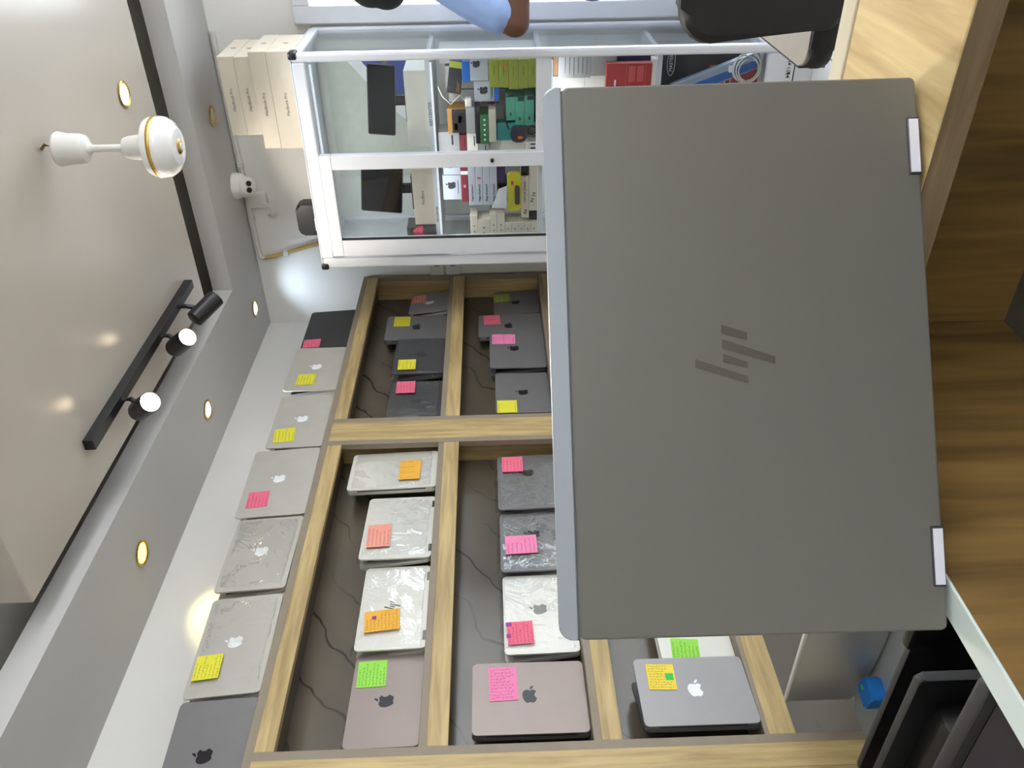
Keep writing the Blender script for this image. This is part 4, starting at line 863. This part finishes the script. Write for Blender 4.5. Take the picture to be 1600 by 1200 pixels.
for s in (-1, 1):
    b = new(); ellipsoid(b, (0.057, s * 0.030, 1.540), (0.010, 0.013, 0.009), 12); obj('eye', b, mat('eye_white', (226, 222, 216), 0.3), P, True)
def hair(bm):
    ellipsoid(bm, (-0.037, 0, 1.565), (0.098, 0.082, 0.092)); ellipsoid(bm, (-0.07, 0, 1.515), (0.072, 0.074, 0.072))
hr = fuse([hair], 'hair', HAIR, P, 0.008)
sv = [(0, 0, 0.86), (0.0, 0, 1.02), (0.01, 0, 1.20), (0.0, 0, 1.335), (0.0, 0, 1.375), (-0.018, 0.165, 1.312), (-0.048, 0.185, 1.19), (-0.058, 0.194, 1.13), (-0.030, -0.165, 1.312), (-0.098, -0.182, 1.19), (-0.122, -0.189, 1.135)]
se = [(0, 1), (1, 2), (2, 3), (3, 4), (3, 5), (5, 6), (6, 7), (3, 8), (8, 9), (9, 10)]
sr = [(0.114, 0.142), (0.104, 0.132), (0.108, 0.150), (0.084, 0.130), (0.058, 0.064), 0.062, 0.062, 0.062, 0.062, 0.066, 0.066]
fuse([skin_mesh(sv, se, sr)], 'shirt', SHIRT, P, 0.008)
tv = [(0, 0, 0.86), (-0.012, 0, 0.80), (0, 0.088, 0.74), (0.01, 0.097, 0.45), (-0.01, 0.10, 0.07), (0, -0.088, 0.74), (0.0, -0.097, 0.45), (-0.015, -0.10, 0.07)]
fuse([skin_mesh(tv, [(0, 1), (1, 2), (2, 3), (3, 4), (1, 5), (5, 6), (6, 7)], [(0.112, 0.138), (0.116, 0.136), 0.092, 0.070, 0.060, 0.092, 0.070, 0.060])], 'trousers', TROU, P, 0.010)
for s in (-1, 1):
    b = new(); slab(b, rrect(-0.075, 0.185, s * 0.112 - 0.045, s * 0.112 + 0.045, 0.04), 2, 0.0, 0.075, 0.016); obj('shoe', b, SHOE, P, True)

# ------------------------------------------------------------------ daylight from the open shop front, camera, exposure
wd = bpy.data.worlds.new('daylight'); S.world = wd; wd.use_nodes = True
nt = wd.node_tree; bg = nt.nodes['Background']
bg.inputs['Color'].default_value = (0.90, 0.95, 1.0, 1); bg.inputs['Strength'].default_value = 8.0
cam = bpy.data.cameras.new('camera'); co = bpy.data.objects.new('camera', cam); COL.objects.link(co)
yaw, pitch, roll, f = -0.61413, -0.01829, -0.027767, 1272.2
fwd = Vector((math.sin(yaw) * math.cos(pitch), math.cos(yaw) * math.cos(pitch), math.sin(pitch)))
rt = Vector((math.cos(yaw), -math.sin(yaw), 0)); up = rt.cross(fwd)
r2 = rt * math.cos(roll) + up * math.sin(roll); u2 = up * math.cos(roll) - rt * math.sin(roll)
# the phone was turned on its side: the picture's right is the room's down, the picture's top is the room's right
cxv, cyv = -u2, r2
Mx = Matrix((cxv, cyv, -fwd)).transposed().to_4x4(); Mx.translation = (0, 0, 1.17)
co.matrix_world = Mx
cam.sensor_fit = 'HORIZONTAL'; cam.sensor_width = 36.0; cam.lens = f * 36.0 / 1600.0; cam.clip_start = 0.02
S.camera = co
S.view_settings.view_transform = 'Standard'; S.view_settings.look = 'None'; S.view_settings.gamma = 1.0; S.view_settings.use_curve_mapping = False
S.view_settings.exposure = 0.0
